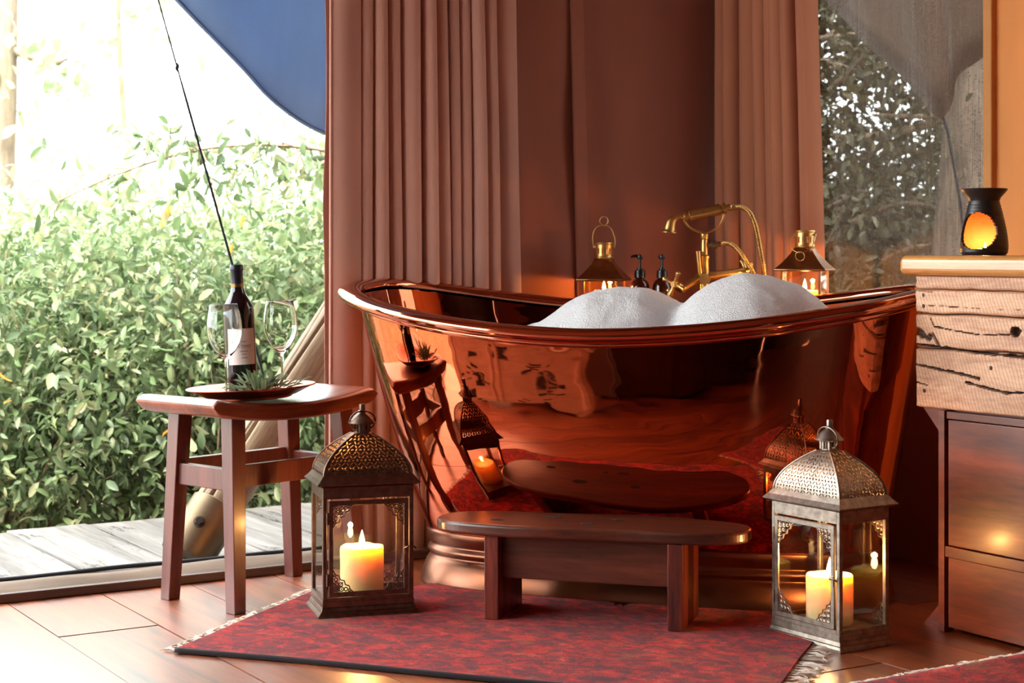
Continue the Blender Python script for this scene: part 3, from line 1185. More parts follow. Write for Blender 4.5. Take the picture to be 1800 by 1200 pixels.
# ================================================================== CURTAINS
def curtain(name, label, mat, axis, u0, u1, u0b, u1b, depth, amp, nf, ztop, zbot, flat=0.0, seed=1):
    """a pleated sheet along the wall; pleats gather to the right of the flat leading edge"""
    t_ = thing(name, label, 'curtain', CORNER, ALPHA)
    rnd_ = random.Random(seed)
    ph = [rnd_.uniform(.75, 1.25) for _ in range(nf)]
    ph[-1] *= 1.9
    ph[nf // 3] *= 1.5
    tot = sum(ph)
    acc = [0]
    for p in ph:
        acc.append(acc[-1] + p / tot)
    am = [rnd_.uniform(.65, 1.1) for _ in range(nf)]

    def pt(s_, t2):
        if s_ < flat:
            fx, dz = s_, .3 * amp * sin(s_ / flat * pi)
        else:
            q = (s_ - flat) / (1 - flat)
            k_ = 0
            while k_ < nf - 1 and acc[k_ + 1] < q:
                k_ += 1
            lq = (q - acc[k_]) / (acc[k_ + 1] - acc[k_])
            wv = sin(2 * pi * lq)
            dz = amp * am[k_] * (1 - cos(2 * pi * lq)) * .5 - amp * .5
            dz *= -1
            dz = -amp * .5 + amp * am[k_] * (.5 - .5 * cos(2 * pi * lq)) ** .6
            fx = s_ - .2 / nf * wv * am[k_] * (1 - flat)
        z = lerp(ztop, zbot, t2)
        a = lerp(u0, u0b, t2) + (lerp(u1, u1b, t2) - lerp(u0, u0b, t2)) * fx
        a += .006 * noise.noise((s_ * 8, t2 * 3, seed)) * (1 if flat < s_ else 0)
        dd = depth + dz * (1 + .25 * noise.noise((s_ * 5, t2 * 2, seed + 3)))
        return (a, -dd, z) if axis == 'u' else (-dd, -a, z)
    m_ = MB().grid(pt, nf * 26, 30)
    m_.build('cloth', mat, t_, smooth='full', solid=.003)
    hem = [pt(i / (nf * 8), 1.0) for i in range(nf * 8 + 1)]
    MB().tube(hem, .004, 6).build('hem', mat, t_, smooth='full')
    lead = [pt(0.0, i / 20) for i in range(21)]
    MB().tube(lead, .005, 6).build('lead_seam', mat, t_, smooth='full')
    return t_


curtain('curtain', 'dusky pink pleated curtain at the edge of the tent opening', 'curtain_cloth', 'u', -1.381, -.80, -1.385, -.745, .036, .05, 11, 2.4, .02, .15, 5)
curtain('curtain', 'rust brown pleated curtain beside the mesh window', 'curtain_cloth_warm', 'v', .03, .435, .04, .53, .05, .05, 8, 2.4, .1, .0, 11)

# ================================================================== VANITY
vu = -.563                                            # front line of the vanity, room coordinate
van = thing('vanity', 'wooden vanity with a rough sawn beam front above dark drawers', 'cabinet', CORNER, ALPHA)
V0, V1 = 1.401, 2.75
rndv = random.Random(21)
courses = [(.497, .63), (.633, .708), (.711, .764), (.766, .797)]
CRACKS = [([(1.40, .640), (1.46, .6365), (1.60, .629), (1.75, .626)], 0.00174, .020), ([(1.404, .5935), (1.47, .587), (1.54, .580), (1.594, .572)], 0.00161, .016), ([(1.555, .562), (1.62, .553), (1.67, .547), (1.72, .551)], 0.00149, .016),
          ([(1.40, .7285), (1.5, .7275), (1.62, .726), (1.75, .7245)], 0.00050, .006), ([(1.45, .70), (1.46, .682), (1.51, .676), (1.6, .668), (1.66, .672), (1.70, .673)], 0.00074, .012), ([(1.402, .668), (1.425, .662), (1.445, .655)], 0.00675, .012), ([(1.402, .553), (1.44, .548)], 0.00099, .01),
          ([(1.692, .678), (1.7, .678)], 0.00648, .02), ([(1.41, .762), (1.46, .759)], 0.00050, .004), ([(1.455, .665), (1.47, .645), (1.478, .634)], 0.00186, .008)]


def crack_at(y, z):
    """depth of the splits in the sawn face, 0 on sound timber"""
    best = 0.0
    for pts_, wd_, dp in CRACKS:
        for k_ in range(len(pts_) - 1):
            (ya, za_), (yb, zb_) = pts_[k_], pts_[k_ + 1]
            if y < ya - .02 or y > yb + .02:
                continue
            q = max(0, min(1, ((y - ya) * (yb - ya) + (z - za_) * (zb_ - za_)) / ((yb - ya) ** 2 + (zb_ - za_) ** 2)))
            d = math.hypot(y - lerp(ya, yb, q), z - lerp(za_, zb_, q))
            ww = wd_ * (1 + .9 * noise.noise((y * 45, z * 30, k_)) + .5 * noise.noise((y * 140, z * 90, 2)))
            best = max(best, dp * max(0.0, 1 - (d / max(ww * 1.6, 1e-4)) ** 2))
    return best


for ci, (za, zb) in enumerate(courses):
    def beam_pt(s_, t_, za=za, zb=zb, ci=ci):
        """front face of a sawn beam with wavering edges"""
        y0_ = V0 + .004 * noise.noise((ci * 3.1, t_ * 3, 5))
        y = lerp(y0_, 1.8, s_ / .8) if s_ < .8 else lerp(1.8, V1, (s_ - .8) / .2)
        wob0 = .004 * noise.noise((y * 13, ci * 7.7, 0)) + .0016 * noise.noise((y * 50, ci, 2))
        wob1 = .004 * noise.noise((y * 13, ci * 7.7 + 7.7, 0)) + .0016 * noise.noise((y * 50, ci + 1, 2))
        z = lerp(za + (wob0 if ci else 0), zb + (wob1 if ci < 3 else 0), t_)
        edge = min(t_, 1 - t_) * (zb - za)
        x = vu + .003 * noise.noise((y * 6, z * 18, ci)) + .008 * max(0, 1 - edge / .004) ** 2 + .008 * max(0, 1 - (y - y0_) / .005) ** 2
        x += .0009 * noise.noise((y * 70 + z * 25, z * 12, 3))
        return (x + crack_at(y, z), -y, z)
    nu_, nv_ = 250, max(14, int((zb - za) / .0022))
    m = MB().grid(beam_pt, nu_, nv_)
    cr_val = [min(1.0, crack_at(-p[1], p[2]) / .006) for p in m.v]  # mask for the shade painted inside the splits
    o_ = len(m.v)
    row = nu_ + 1
    back = [(vu + .05, y, z) for (x, y, z) in m.v]
    rim = [i for i in range(row)] + [nv_ * row + i for i in range(row)] + [j * row for j in range(nv_ + 1)] + [j * row + nu_ for j in range(nv_ + 1)]
    rmap = {}
    for i in sorted(set(rim)):
        rmap[i] = len(m.v)
        m.v.append((vu + .05, m.v[i][1], m.v[i][2]))
        cr_val.append(0.0)
    for i in range(nu_):
        m.f.append((rmap[i], rmap[i + 1], i + 1, i))
        a = nv_ * row + i
        m.f.append((a, a + 1, rmap[a + 1], rmap[a]))
    for j in range(nv_):
        a, b = j * row, (j + 1) * row
        m.f.append((a, b, rmap[b], rmap[a]))
        a, b = j * row + nu_, (j + 1) * row + nu_
        m.f.append((b, a, rmap[a], rmap[b]))
    bo = m.build('beam', 'beam_wood', van, smooth=True, angle=50)
    if len(bo.data.vertices) == len(cr_val):
        at_ = bo.data.attributes.new('split', 'FLOAT', 'POINT')
        at_.data.foreach_set('value', cr_val)
for y, z in ((1.428, .752), (1.428, .727), (1.628, .598), (1.43, .535)):
    MB().lathe([(.0045, 0), (.0045, .002), (.003, .003), (0.0001, .003)], 12, Matrix.Translation((vu + .001, -y, z)) @ Matrix.Rotation(-pi / 2, 4, 'Y')).build('nail_head', 'iron_bolt', van)
MB().box((vu + .30, -(V0 + V1) / 2, .65), (.5, V1 - V0 - .01, .296)).build('core', 'cabinet_wood', van)
# cabinet carcass
C0 = 1.478
MB().box((vu + .29, -(C0 + V1) / 2, .25), (.53, V1 - C0 - .03, .49)).build('carcass', 'cabinet_wood', van)
MB().box((vu + .01, -(C0 + .009), .248), (.03, .018, .494)).build('stile', 'cabinet_wood', van, bevel=.001)
dz = [(.195, .475), (.012, .168)]
for za, zb in dz:
    d = MB().box((vu + .012, -(C0 + .024 + .6), (za + zb) / 2), (.022, 1.2, zb - za)).build('drawer', 'cabinet_wood', van, bevel=.0015)
MB().box((vu + .008, -(C0 + .02 + .6), .1815), (.026, 1.2, .024)).build('rail', 'cabinet_wood', van, bevel=.001)
MB().box((vu + .008, -(C0 + .02 + .6), .4855), (.016, 1.2, .016)).build('rail', 'cabinet_wood', van, bevel=.001)
bv = [(1.405, .497), (1.478, .497), (1.478, .43), (1.47, .43)]
MB().raw([(vu + x_, -y_, z_) for x_ in (.02, .05) for y_, z_ in bv], [(0, 1, 2, 3), (7, 6, 5, 4), (0, 4, 5, 1), (1, 5, 6, 2), (2, 6, 7, 3), (3, 7, 4, 0)]).build('bracket', 'cabinet_wood', van)
fb = [(C0 - .078, .0), (C0 - .03, .0), (C0, .035), (C0, .085)]
MB().raw([(vu + x_, -y_, z_) for x_ in (.03, .055) for y_, z_ in fb], [(0, 1, 2, 3), (7, 6, 5, 4), (0, 4, 5, 1), (1, 5, 6, 2), (2, 6, 7, 3), (3, 7, 4, 0)]).build('foot_brace', 'cabinet_wood', van)

ct = MB()
ct.prism([(vu - .022, -1.362 - .02), (vu - .017, -1.362 - .006), (vu - .002, -1.362), (-.02, -1.362), (-.02, -2.8), (vu - .022, -2.8)], .797, .842)
ctop = ct.build('countertop', 'counter_wood', bevel=.016, seg=5)
room_obj(ctop)
tag(ctop, 'honey coloured wooden slab countertop with rounded edges on the vanity', 'countertop')

# ---- oil burner on the countertop
OB = Vector((1.084, 3.905, .842))
ob = thing('oil_burner', 'dark ceramic oil burner with a large oval opening, glowing inside', 'oil burner', OB, rad(0))
pr = [(.047, 0), (.0525, .006), (.054, .018), (.0535, .03), (.052, .045), (.0495, .06), (.0465, .075), (.043, .09), (.0395, .105), (.036, .118), (.034, .127)]
NB_ = 72
op_az = rad(-128)                     # the opening faces left of the camera
def burner_pt(a, q, ins):
    z = q * .127
    for k_ in range(len(pr) - 1):
        if pr[k_][1] <= z <= pr[k_ + 1][1] + 1e-9:
            r = lerp(pr[k_][0], pr[k_ + 1][0], (z - pr[k_][1]) / (pr[k_ + 1][1] - pr[k_][1]))
            break
    r += .0006 * sin(z * 900) - ins
    return Vector((r * cos(a), r * sin(a), z))
m = MB()
ROWB = 44
idx = {}
def in_hole(a, z):
    d = (a - op_az + pi) % (2 * pi) - pi
    return (d / 1.0) ** 2 + ((z - .056) / .042) ** 2 < 1
for ins in (0, .006):
    for j in range(ROWB):
        for i in range(NB_):
            a0, a1 = 2 * pi * i / NB_, 2 * pi * (i + 1) / NB_
            if in_hole((a0 + a1) / 2, (j + .5) / ROWB * .127):
                continue
            if (abs(((a0 + a1) / 2 - rad(-62) + pi) % (2 * pi) - pi) < .06) and abs((j + .5) / ROWB * .127 - .092) < .0035:
                continue
            ks = []
            for a_, jj in ((i, j), ((i + 1) % NB_, j), ((i + 1) % NB_, j + 1), (i, j + 1)):
                key = (ins, a_, jj)
                if key not in idx:
                    idx[key] = len(m.v)
                    m.v.append(tuple(burner_pt(2 * pi * a_ / NB_, jj / ROWB, ins)))
                ks.append(idx[key])
            m.f.append(tuple(ks) if ins == 0 else tuple(reversed(ks)))
# rim of the opening joins outer and inner skins
cnt = {}
for f_ in m.f:
    for q in range(4):
        e = tuple(sorted((f_[q], f_[(q + 1) % 4])))
        cnt[e] = cnt.get(e, 0) + 1
inv_idx = {v_: k_ for k_, v_ in idx.items()}
for e, c_ in cnt.items():
    if c_ == 1:
        a, b = inv_idx[e[0]], inv_idx[e[1]]
        if a[0] == 0 and b[0] == 0 and 0 < a[2] < ROWB:
            a2, b2 = (.006, a[1], a[2]), (.006, b[1], b[2])
            if a2 in idx and b2 in idx:
                m.f.append((e[0], e[1], idx[b2], idx[a2]))
bo_ = m.build('body', 'ceramic_black', ob, smooth=True, angle=60)
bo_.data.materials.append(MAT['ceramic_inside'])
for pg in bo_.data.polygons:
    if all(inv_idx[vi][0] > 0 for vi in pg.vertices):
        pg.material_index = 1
MB().lathe([(.034, .124), (.037, .132), (.047, .143), (.0515, .149), (.0525, .1515), (.051, .153), (.046, .149), (.034, .139), (.015, .135), (.0003, .134)], 48).build('bowl', 'ceramic_black', ob, smooth=True, angle=60)
MB().lathe([(.0003, .001), (.047, .001), (.049, .004), (.0003, .005)], 36).build('floor_plate', 'ceramic_black', ob)
tl = candle('tealight', 'small lit tealight glowing inside the ceramic oil burner', OB + Vector((.004, .006, .0052)), .018, .010, .3, group=None, fh=.018)

# ================================================================== LANTERNS ON THE FLOOR
def arc_pts(c, r, a0, a1, n=10):
    return [(c[0] + r * cos(lerp(a0, a1, i / n)), c[1] + r * sin(lerp(a0, a1, i / n))) for i in range(n + 1)]


def filigree(m, cx, cz, sx, sz, y, s=.046):
    """scrolled corner ornament in the xz plane; sx, sz point into the pane"""
    def put(pts2, r=.0013, closed=False):
        m.tube([(cx + sx * p[0] * s, y, cz + sz * p[1] * s) for p in pts2], r, 5, closed=closed, cap=not closed)
    put([(1.0, 0), (.86, .12), (.8, .3), (.62, .36), (.56, .56), (.36, .62), (.3, .82), (.12, .88), (0, 1.1)], .0016)
    for c, r in (((.16, .16), .13), ((.42, .15), .11), ((.15, .42), .11), ((.38, .38), .1), ((.64, .14), .09), ((.14, .64), .09), ((.82, .08), .06), ((.08, .84), .06)):
        put(arc_pts(c, r, 0, 2 * pi, 10)[:-1], .0014, True)
    for c, r in (((.16, .16), .05), ((.42, .15), .04), ((.15, .42), .04)):
        put(arc_pts(c, r, 0, 2 * pi, 6)[:-1], .001, True)
    put([(0, 0), (.3, .3), (.5, .5)], .0012)


def metal_lantern(label, loc, rz, mat):
    t_ = thing('metal_lantern', label, 'lantern', loc, rz, 'large pierced metal lanterns on the floor')
    HX, HY = .107, .073
    # stepped base
    m = MB()
    def frust(x0, y0, z0, x1, y1, z1):
        vv = [(-x0, -y0, z0), (x0, -y0, z0), (x0, y0, z0), (-x0, y0, z0), (-x1, -y1, z1), (x1, -y1, z1), (x1, y1, z1), (-x1, y1, z1)]
        m.raw(vv, [(3, 2, 1, 0), (4, 5, 6, 7), (0, 1, 5, 4), (1, 2, 6, 5), (2, 3, 7, 6), (3, 0, 4, 7)])
    frust(.119, .082, 0, .119, .082, .005)
    frust(.118, .081, .005, .113, .077, .012)
    frust(.112, .076, .012, .109, .074, .022)
    frust(.108, .074, .022, .108, .074, .036)
    m.build('base', mat, t_, bevel=.001, seg=1)
    ZB, ZE = .036, .297
    for sx in (-1, 1):
        for sy in (-1, 1):
            MB().box((sx * (HX - .005), sy * (HY - .005), (ZB + ZE) / 2), (.010, .010, ZE - ZB)).build('post', mat, t_, bevel=.001, seg=1)
    for sy in (-1, 1):
        MB().box((0, sy * (HY - .004), ZE - .013), (2 * HX - .02, .008, .026)).build('frame_rail', mat, t_)
        MB().box((0, sy * (HY - .004), ZB + .004), (2 * HX - .02, .008, .008)).build('frame_rail', mat, t_)
    for sx in (-1, 1):
        MB().box((sx * (HX - .004), 0, ZE - .013), (.008, 2 * HY - .02, .026)).build('frame_rail', mat, t_)
        MB().box((sx * (HX - .004), 0, ZB + .004), (.008, 2 * HY - .02, .008)).build('frame_rail', mat, t_)
    # hinged door on the front
    d = MB()
    x0, x1, z0, z1, y = -HX + .013, HX - .013, ZB + .01, ZE - .03, -HY - .001
    wd = .011
    d.box(((x0 + x1) / 2, y, z0 + wd / 2), (x1 - x0, .006, wd)).box(((x0 + x1) / 2, y, z1 - wd / 2), (x1 - x0, .006, wd))
    d.box((x0 + wd / 2, y, (z0 + z1) / 2), (wd, .0055, z1 - z0)).box((x1 - wd / 2, y, (z0 + z1) / 2), (wd, .0055, z1 - z0))
    door = d.build('door', mat, t_, bevel=.001, seg=1)
    for z in (z0 + .04, z1 - .04):
        MB().tube([(x0 - .003, y - .003, z - .014), (x0 - .003, y - .003, z + .014)], .0026, 8).build('hinge', mat, door)
    lt = MB()
    zc = lerp(z0, z1, .46)
    lt.box((x1 - .004, y - .004, zc), (.008, .004, .022))
    lt.tube(spline([(x1 - .01, y - .006, zc + .004), (x1 - .002, y - .013, zc + .009), (x1 + .01, y - .013, zc + .008), (x1 + .016, y - .008, zc + .004)], 4), .0022, 6)
    lt.build('latch', mat, door)
    fx0, fx1, fz0, fz1 = x0 + wd, x1 - wd, z0 + wd, z1 - wd
    for cx, sx in ((fx0, 1), (fx1, -1)):
        for cz, sz in ((fz0, 1), (fz1, -1)):
            g = MB()
            filigree(g, cx, cz, sx, sz, y)
            g.build('corner_scroll', mat, door)
    MB().box(((fx0 + fx1) / 2, y + .001, (fz0 + fz1) / 2), (fx1 - fx0, .0014, fz1 - fz0)).build('glass_pane', 'pane', t_)
    # back and side panes, scrolls on the back face
    MB().box((0, HY - .005, (ZB + ZE) / 2 - .008), (2 * HX - .02, .0014, ZE - ZB - .034)).build('glass_pane', 'pane', t_)
    for sx in (-1, 1):
        MB().box((sx * (HX - .005), 0, (ZB + ZE) / 2 - .008), (.0014, 2 * HY - .02, ZE - ZB - .034)).build('glass_pane', 'pane', t_)
    for cx, sx in ((-HX + .012, 1), (HX - .012, -1)):
        for cz, sz in ((ZB + .01, 1), (ZE - .028, -1)):
            g = MB()
            filigree(g, cx, cz, sx, sz, HY - .003)
            g.build('corner_scroll', mat, t_)
    # eave
    m = MB()
    def ring(rows_):
        vv, ff = [], []
        for (x, yy, z) in rows_:
            vv += [(-x, -yy, z), (x, -yy, z), (x, yy, z), (-x, yy, z)]
        for q in range(len(rows_) - 1):
            for i in range(4):
                j = (i + 1) % 4
                ff.append((q * 4 + i, q * 4 + j, (q + 1) * 4 + j, (q + 1) * 4 + i))
        m.raw(vv, ff)
    ring([(HX - .002, HY - .002, ZE - .001), (HX + .001, HY + .001, ZE), (HX + .014, HY + .014, ZE + .006), (HX + .0145, HY + .0145, ZE + .0085), (HX + .006, HY + .006, ZE + .017), (HX - .002, HY - .002, ZE + .0275)])
    m.build('eave', mat, t_)
    # pierced domed roof: four curved panels, rows of holes
    RZ0, RZ1 = ZE + .026, .414
    def prof_w(q):                       # ogee from eave to neck, q 0..1
        z = lerp(RZ0, RZ1, q)
        s_ = 1 - .94 * q ** 1.95
        return s_, z
    NRW = 12
    for side in range(4):
        hx, hy = (HX - .003, HY - .003)
        m = MB()
        def pnt(sv, q):
            s_, z = prof_w(q)
            ex, ey = lerp(.016, hx, s_), lerp(.016, hy, s_)
            if side == 0:
                return (sv * ex, -ey, z)
            if side == 1:
                return (ex, sv * ey, z)
            if side == 2:
                return (-sv * ex, ey, z)
            return (-ex, -sv * ey, z)
        for r_ in range(NRW):
            q0, q1 = r_ / NRW, (r_ + 1) / NRW
            s_, _ = prof_w((q0 + q1) / 2)
            full = 2 * lerp(.016, hx if side in (0, 2) else hy, s_)
            nc = max(3, int(full / .0100))
            e = .06                                     # solid rib margin
            for c_ in range(nc):
                a0, a1 = lerp(-1 + e, 1 - e, c_ / nc), lerp(-1 + e, 1 - e, (c_ + 1) / nc)
                def cell(fu, fv):
                    return pnt(lerp(a0, a1, fu), lerp(q0, q1, fv))
                if r_ % 3 == 1:
                    hole = [(.22, .3), (.78, .3), (.78, .7), (.22, .7)] if c_ % 2 else [(.3, .15), (.7, .15), (.7, .85), (.3, .85)]
                elif c_ % 2 == (r_ // 3) % 2:
                    hole = [(.08, .12), (.4, .12), (.92, .88), (.6, .88)]
                else:
                    hole = [(.6, .12), (.92, .12), (.4, .88), (.08, .88)]
                o_ = len(m.v)
                m.v += [cell(0, 0), cell(1, 0), cell(1, 1), cell(0, 1)] + [cell(*h_) for h_ in hole]
                for q in range(4):
                    w_ = (q + 1) % 4
                    m.f.append((o_ + q, o_ + w_, o_ + 4 + w_, o_ + 4 + q))
            for sgn in (-1, 1):
                o_ = len(m.v)
                m.v += [pnt(sgn, q0), pnt(sgn * (1 - e), q0), pnt(sgn * (1 - e), q1), pnt(sgn, q1)]
                m.f.append((o_, o_ + 1, o_ + 2, o_ + 3))
        m.build('pierced_panel', mat, t_)
    for sx in (-1, 1):
        for sy in (-1, 1):
            pts = []
            for i in range(19):
                s_, z = prof_w(i / 18)
                pts.append((sx * lerp(.016, HX - .003, s_), sy * lerp(.016, HY - .003, s_), z))
            MB().tube(pts, .0022, 6).build('roof_rib', mat, t_, smooth=True)
    # neck with openings, cap, finial, ring
    m = MB()
    m.lathe([(.022, .409), (.0235, .413), (.0195, .416), (.0195, .419)], 24, cap=False)
    for i in range(8):
        a = 2 * pi * i / 8
        m.box((.0185 * cos(a), .0185 * sin(a), .426), (.0045, .0045, .018))
    m.lathe([(.012, .412), (.012, .436)], 16, cap=False)
    m.build('neck', mat, t_)
    m = MB()
    m.lathe([(.016, .434), (.031, .436), (.0325, .438), (.031, .4405), (.025, .446), (.02, .453), (.0125, .459), (.009, .462), (.0095, .466), (.0072, .468), (.0072, .479), (.006, .4815), (.0001, .482)], 28, cap=False)
    m.build('finial_cap', mat, t_, smooth=True, angle=40)
    pr_ = MB()
    pr_.tube([(.0305 * cos(a), -.006 - .004 * sin(a), .4425 + .0235 * sin(a)) for a in [2 * pi * i / 32 for i in range(32)]], .0019, 7, closed=True)
    ro = pr_.build('carry_ring', mat, t_, smooth='full')
    return t_


LA = Vector((-.353, 4.003, .0105))
LB = Vector((.698, 3.738, 0))
metal_lantern('bronze pierced metal lantern standing on the rug beside the stool', LA, rad(17), 'dark_tin')
metal_lantern('silvery pierced metal lantern on the floor in front of the vanity', LB, rad(-57), 'aged_tin')
candle('pillar_candle', 'thick lit pillar candle inside the lantern beside the stool', LA + Vector((.0, 0, .0362)), .052, .112, 1.9, fh=.04, wob=.003)
candle('pillar_candle', 'thick lit pillar candle inside the lantern in front of the vanity', LB + Vector((0, 0, .0362)), .052, .106, 2.4, fh=.04, wob=.002)

# ================================================================== STEP BENCH
BR = rad(-17)
bench = thing('step_bench', 'low dark wooden step bench with rounded ends in front of the bathtub', 'bench', (.184, 3.912, .0105), BR)
poly = []
for i in range(96):
    a = 2 * pi * i / 96
    x, y = .366 * math.copysign(abs(cos(a)) ** (2 / 3.6), cos(a)), .112 * math.copysign(abs(sin(a)) ** (2 / 2.6), sin(a))
    y += .012 * sin(x * 7 + .6) + .004 * sin(x * 19)
    poly.append((x, y))
MB().prism(poly, .192, .22).build('top', 'bench_wood', bench, bevel=.007, seg=3)
for x, y, a, b in ((-.215, -.045, .026, .006), (-.1, .035, .034, .008), (.0, -.04, .03, .007), (.05, .04, .02, .006), (-.05, -.042, .012, .005)):
    MB().lathe([(1, 0), (.9, .0012), (.001, .0003)], 18, Matrix.Translation((x, y, .2202)) @ Matrix.Diagonal((a / 1.6, b * 1.1, 1, 1))).build('knot_hole', 'wick', bench)
for sx in (-1, 1):
    MB().box((sx * .213, 0, .096), (.034, .19, .192)).build('leg', 'bench_leg_wood', bench, bevel=.002)
MB().box((0, -.055, .142), (.392, .024, .1)).build('apron', 'bench_wood', bench, bevel=.002)

# ================================================================== STOOL
SR = rad(48.7)
stool = thing('saddle_stool', 'reddish wooden saddle stool with splayed legs holding the tray', 'stool', (-.612, 4.2375, 0), SR)
def seat_top(x, y):
    q = (x + .022) / .262
    return .486 + .026 * abs(q) ** 2.2
def seat_pt(s_, t_):
    x = lerp(-.284, .240, s_)
    # closed section around the seat: t_ goes round top then bottom
    y = .15
    return None
m = MB()
NS_, NP = 40, 20
for i in range(NS_ + 1):
    x = lerp(-.284, .24, i / NS_)
    endf = min(i, NS_ - i) / NS_
    top_z, th = seat_top(x, 0), .043
    rr = sqrt(max(0.02, 1 - (1 - min(1, endf / .045)) ** 2))
    for k_ in range(NP):
        a = 2 * pi * k_ / NP
        yy = .15 * math.copysign(abs(cos(a)) ** .16, cos(a))
        zz = math.copysign(abs(sin(a)) ** .35, sin(a))
        m.v.append((x, yy, top_z - th / 2 + zz * th / 2 * rr))
for i in range(NS_):
    for k_ in range(NP):
        l = (k_ + 1) % NP
        m.f.append((i * NP + k_, (i + 1) * NP + k_, (i + 1) * NP + l, i * NP + l))
m.f.append(tuple(range(NP)))
m.f.append(tuple(NS_ * NP + k_ for k_ in range(NP - 1, -1, -1)))
m.build('seat', 'stool_wood', stool, smooth=True, angle=40)
FX, FY = .2, .125
TXL, TXR, TY = -.198, .165, .112
legs = {}
for sx, tx in ((-1, -.188), (1, .158)):
    for sy in (-1, 1):
        b = Vector((sx * FX, sy * FY, 0))
        t2 = Vector((tx, sy * .1, seat_top(tx, 0) - .036))
        legs[(sx, sy)] = (b, t2)
        mm = MB()
        vv = []
        for p, w_ in ((b, .017), (t2, .021)):
            for i, j in ((-1, -1), (1, -1), (1, 1), (-1, 1)):
                vv.append(p + Vector((i * w_, j * w_, 0)))
        mm.raw(vv, [(3, 2, 1, 0), (4, 5, 6, 7), (0, 1, 5, 4), (1, 2, 6, 5), (2, 3, 7, 6), (3, 0, 4, 7)])
        mm.build('leg', 'stool_leg_wood', stool, bevel=.002)
def leg_at(k_, z):
    b, t2 = legs[k_]
    return b.lerp(t2, z / t2.z)
for z, ka, kb in ((.31, (-1, -1), (-1, 1)), (.31, (1, -1), (1, 1)), (.318, (-1, -1), (1, -1)), (.318, (-1, 1), (1, 1))):
    a, b = leg_at(ka, z), leg_at(kb, z)
    d = (b - a).normalized() * .017
    MB().bar(a + d, b - d, .02, .052).build('stretcher', 'stool_leg_wood', stool, bevel=.002)

# ---- tray with bottle, glasses and sprig; everything on it leans with it
TILT = rad(-2.6)
TR = Vector((-.638, 4.165, .4925))
trot = Matrix.Rotation(TILT, 4, 'Y')
tray = thing('serving_tray', 'round copper-coloured tray on the wooden stool', 'tray', TR, rot=(0, TILT, 0))
MB().lathe([(.0003, .006), (.105, .006), (.112, .0075), (.13, .016), (.146, .0235), (.156, .0265), (.157, .0285), (.1545, .0295), (.146, .0275), (.13, .02), (.112, .0115), (.105, .01), (.0003, .01)], 64).build('dish', 'tray_copper', tray, smooth=True, angle=50)
MB().tube([(.1565 * cos(2 * pi * i / 64), .1565 * sin(2 * pi * i / 64), .0285) for i in range(64)], .0018, 6, closed=True).build('rolled_edge', 'tray_copper', tray, smooth='full')
MB().lathe([(.095, .0), (.1, .002), (.1, .0065)], 40, cap=False).build('foot_ring', 'tray_copper', tray, smooth=True)


def on_tray(x, y):
    return TR + trot.to_3x3() @ Vector((x, y, .0103))


# wine bottle
bt = thing('wine_bottle', 'dark red wine bottle with a pale label, standing on the tray', 'bottle', on_tray(-.028, .035), rot=(0, TILT, 0))
R = .0385
MB().lathe([(.034, 0), (.037, .003), (R, .008), (R, .196), (R * .985, .205), (R * .9, .217), (R * .72, .231), (R * .54, .243), (.0172, .252), (.015, .262), (.0143, .275), (.0143, .285)], 48).build('glass_body', 'bottle_glass', bt, smooth=True, angle=60)
MB().lathe([(.0152, .258), (.0150, .268), (.0149, .3), (.0162, .303), (.0166, .306), (.0164, .315), (.015, .317), (.0001, .317)], 32).build('capsule', 'capsule_foil', bt, smooth=True, angle=50)
MB().lathe([(.01545, .262), (.0154, .27)], 32, cap=False).build('capsule_band', 'gold_foil', bt, smooth=True)
LC = rad(-72)                                              # the label is turned to the right of the view
def lab(a0, a1, z0, z1, r, n=16):
    m_ = MB()
    m_.grid(lambda s_, t_: (r * cos(lerp(a0, a1, s_)), r * sin(lerp(a0, a1, s_)), lerp(z0, z1, t_)), n, 1)
    return m_
label_o = lab(LC - .95, LC + .95, .072, .16, R + .0004, 28).build('front_label', 'label_paper', bt, smooth=True)
def label_text(txt, size, z, mat='label_ink', spacing=1.05, shift=0.0):
    cu = bpy.data.curves.new('txt', 'FONT')
    cu.body = txt
    cu.size = size
    cu.align_x = 'CENTER'
    cu.space_character = spacing
    to = bpy.data.objects.new('txt', cu)
    COL.objects.link(to)
    bpy.context.view_layer.update()
    me = bpy.data.meshes.new_from_object(to.evaluated_get(bpy.context.evaluated_depsgraph_get()))
    bpy.data.objects.remove(to)
    bm = bmesh.new()
    bm.from_mesh(me)
    bmesh.ops.subdivide_edges(bm, edges=[e for e in bm.edges if e.calc_length() > .003], cuts=2)
    for v_ in bm.verts:
        a = LC + (v_.co.x + shift) / R
        v_.co = Vector(((R + .0008) * cos(a), (R + .0008) * sin(a), z + v_.co.y))
    bm.to_mesh(me)
    bm.free()
    me.materials.clear()
    me.materials.append(MAT[mat])
    o_ = bpy.data.objects.new('lettering', me)
    COL.objects.link(o_)
    o_.parent = label_o
label_text('A TIMO', .0105, .113, shift=.004)
for z, wd_ in ((.128, .18), (.104, .26), (.097, .14), (.088, .2)):
    lab(LC - wd_ + .1, LC + wd_ + .1, z, z + .0012, R + .0008, 6).build('print_line', 'label_ink', label_o)

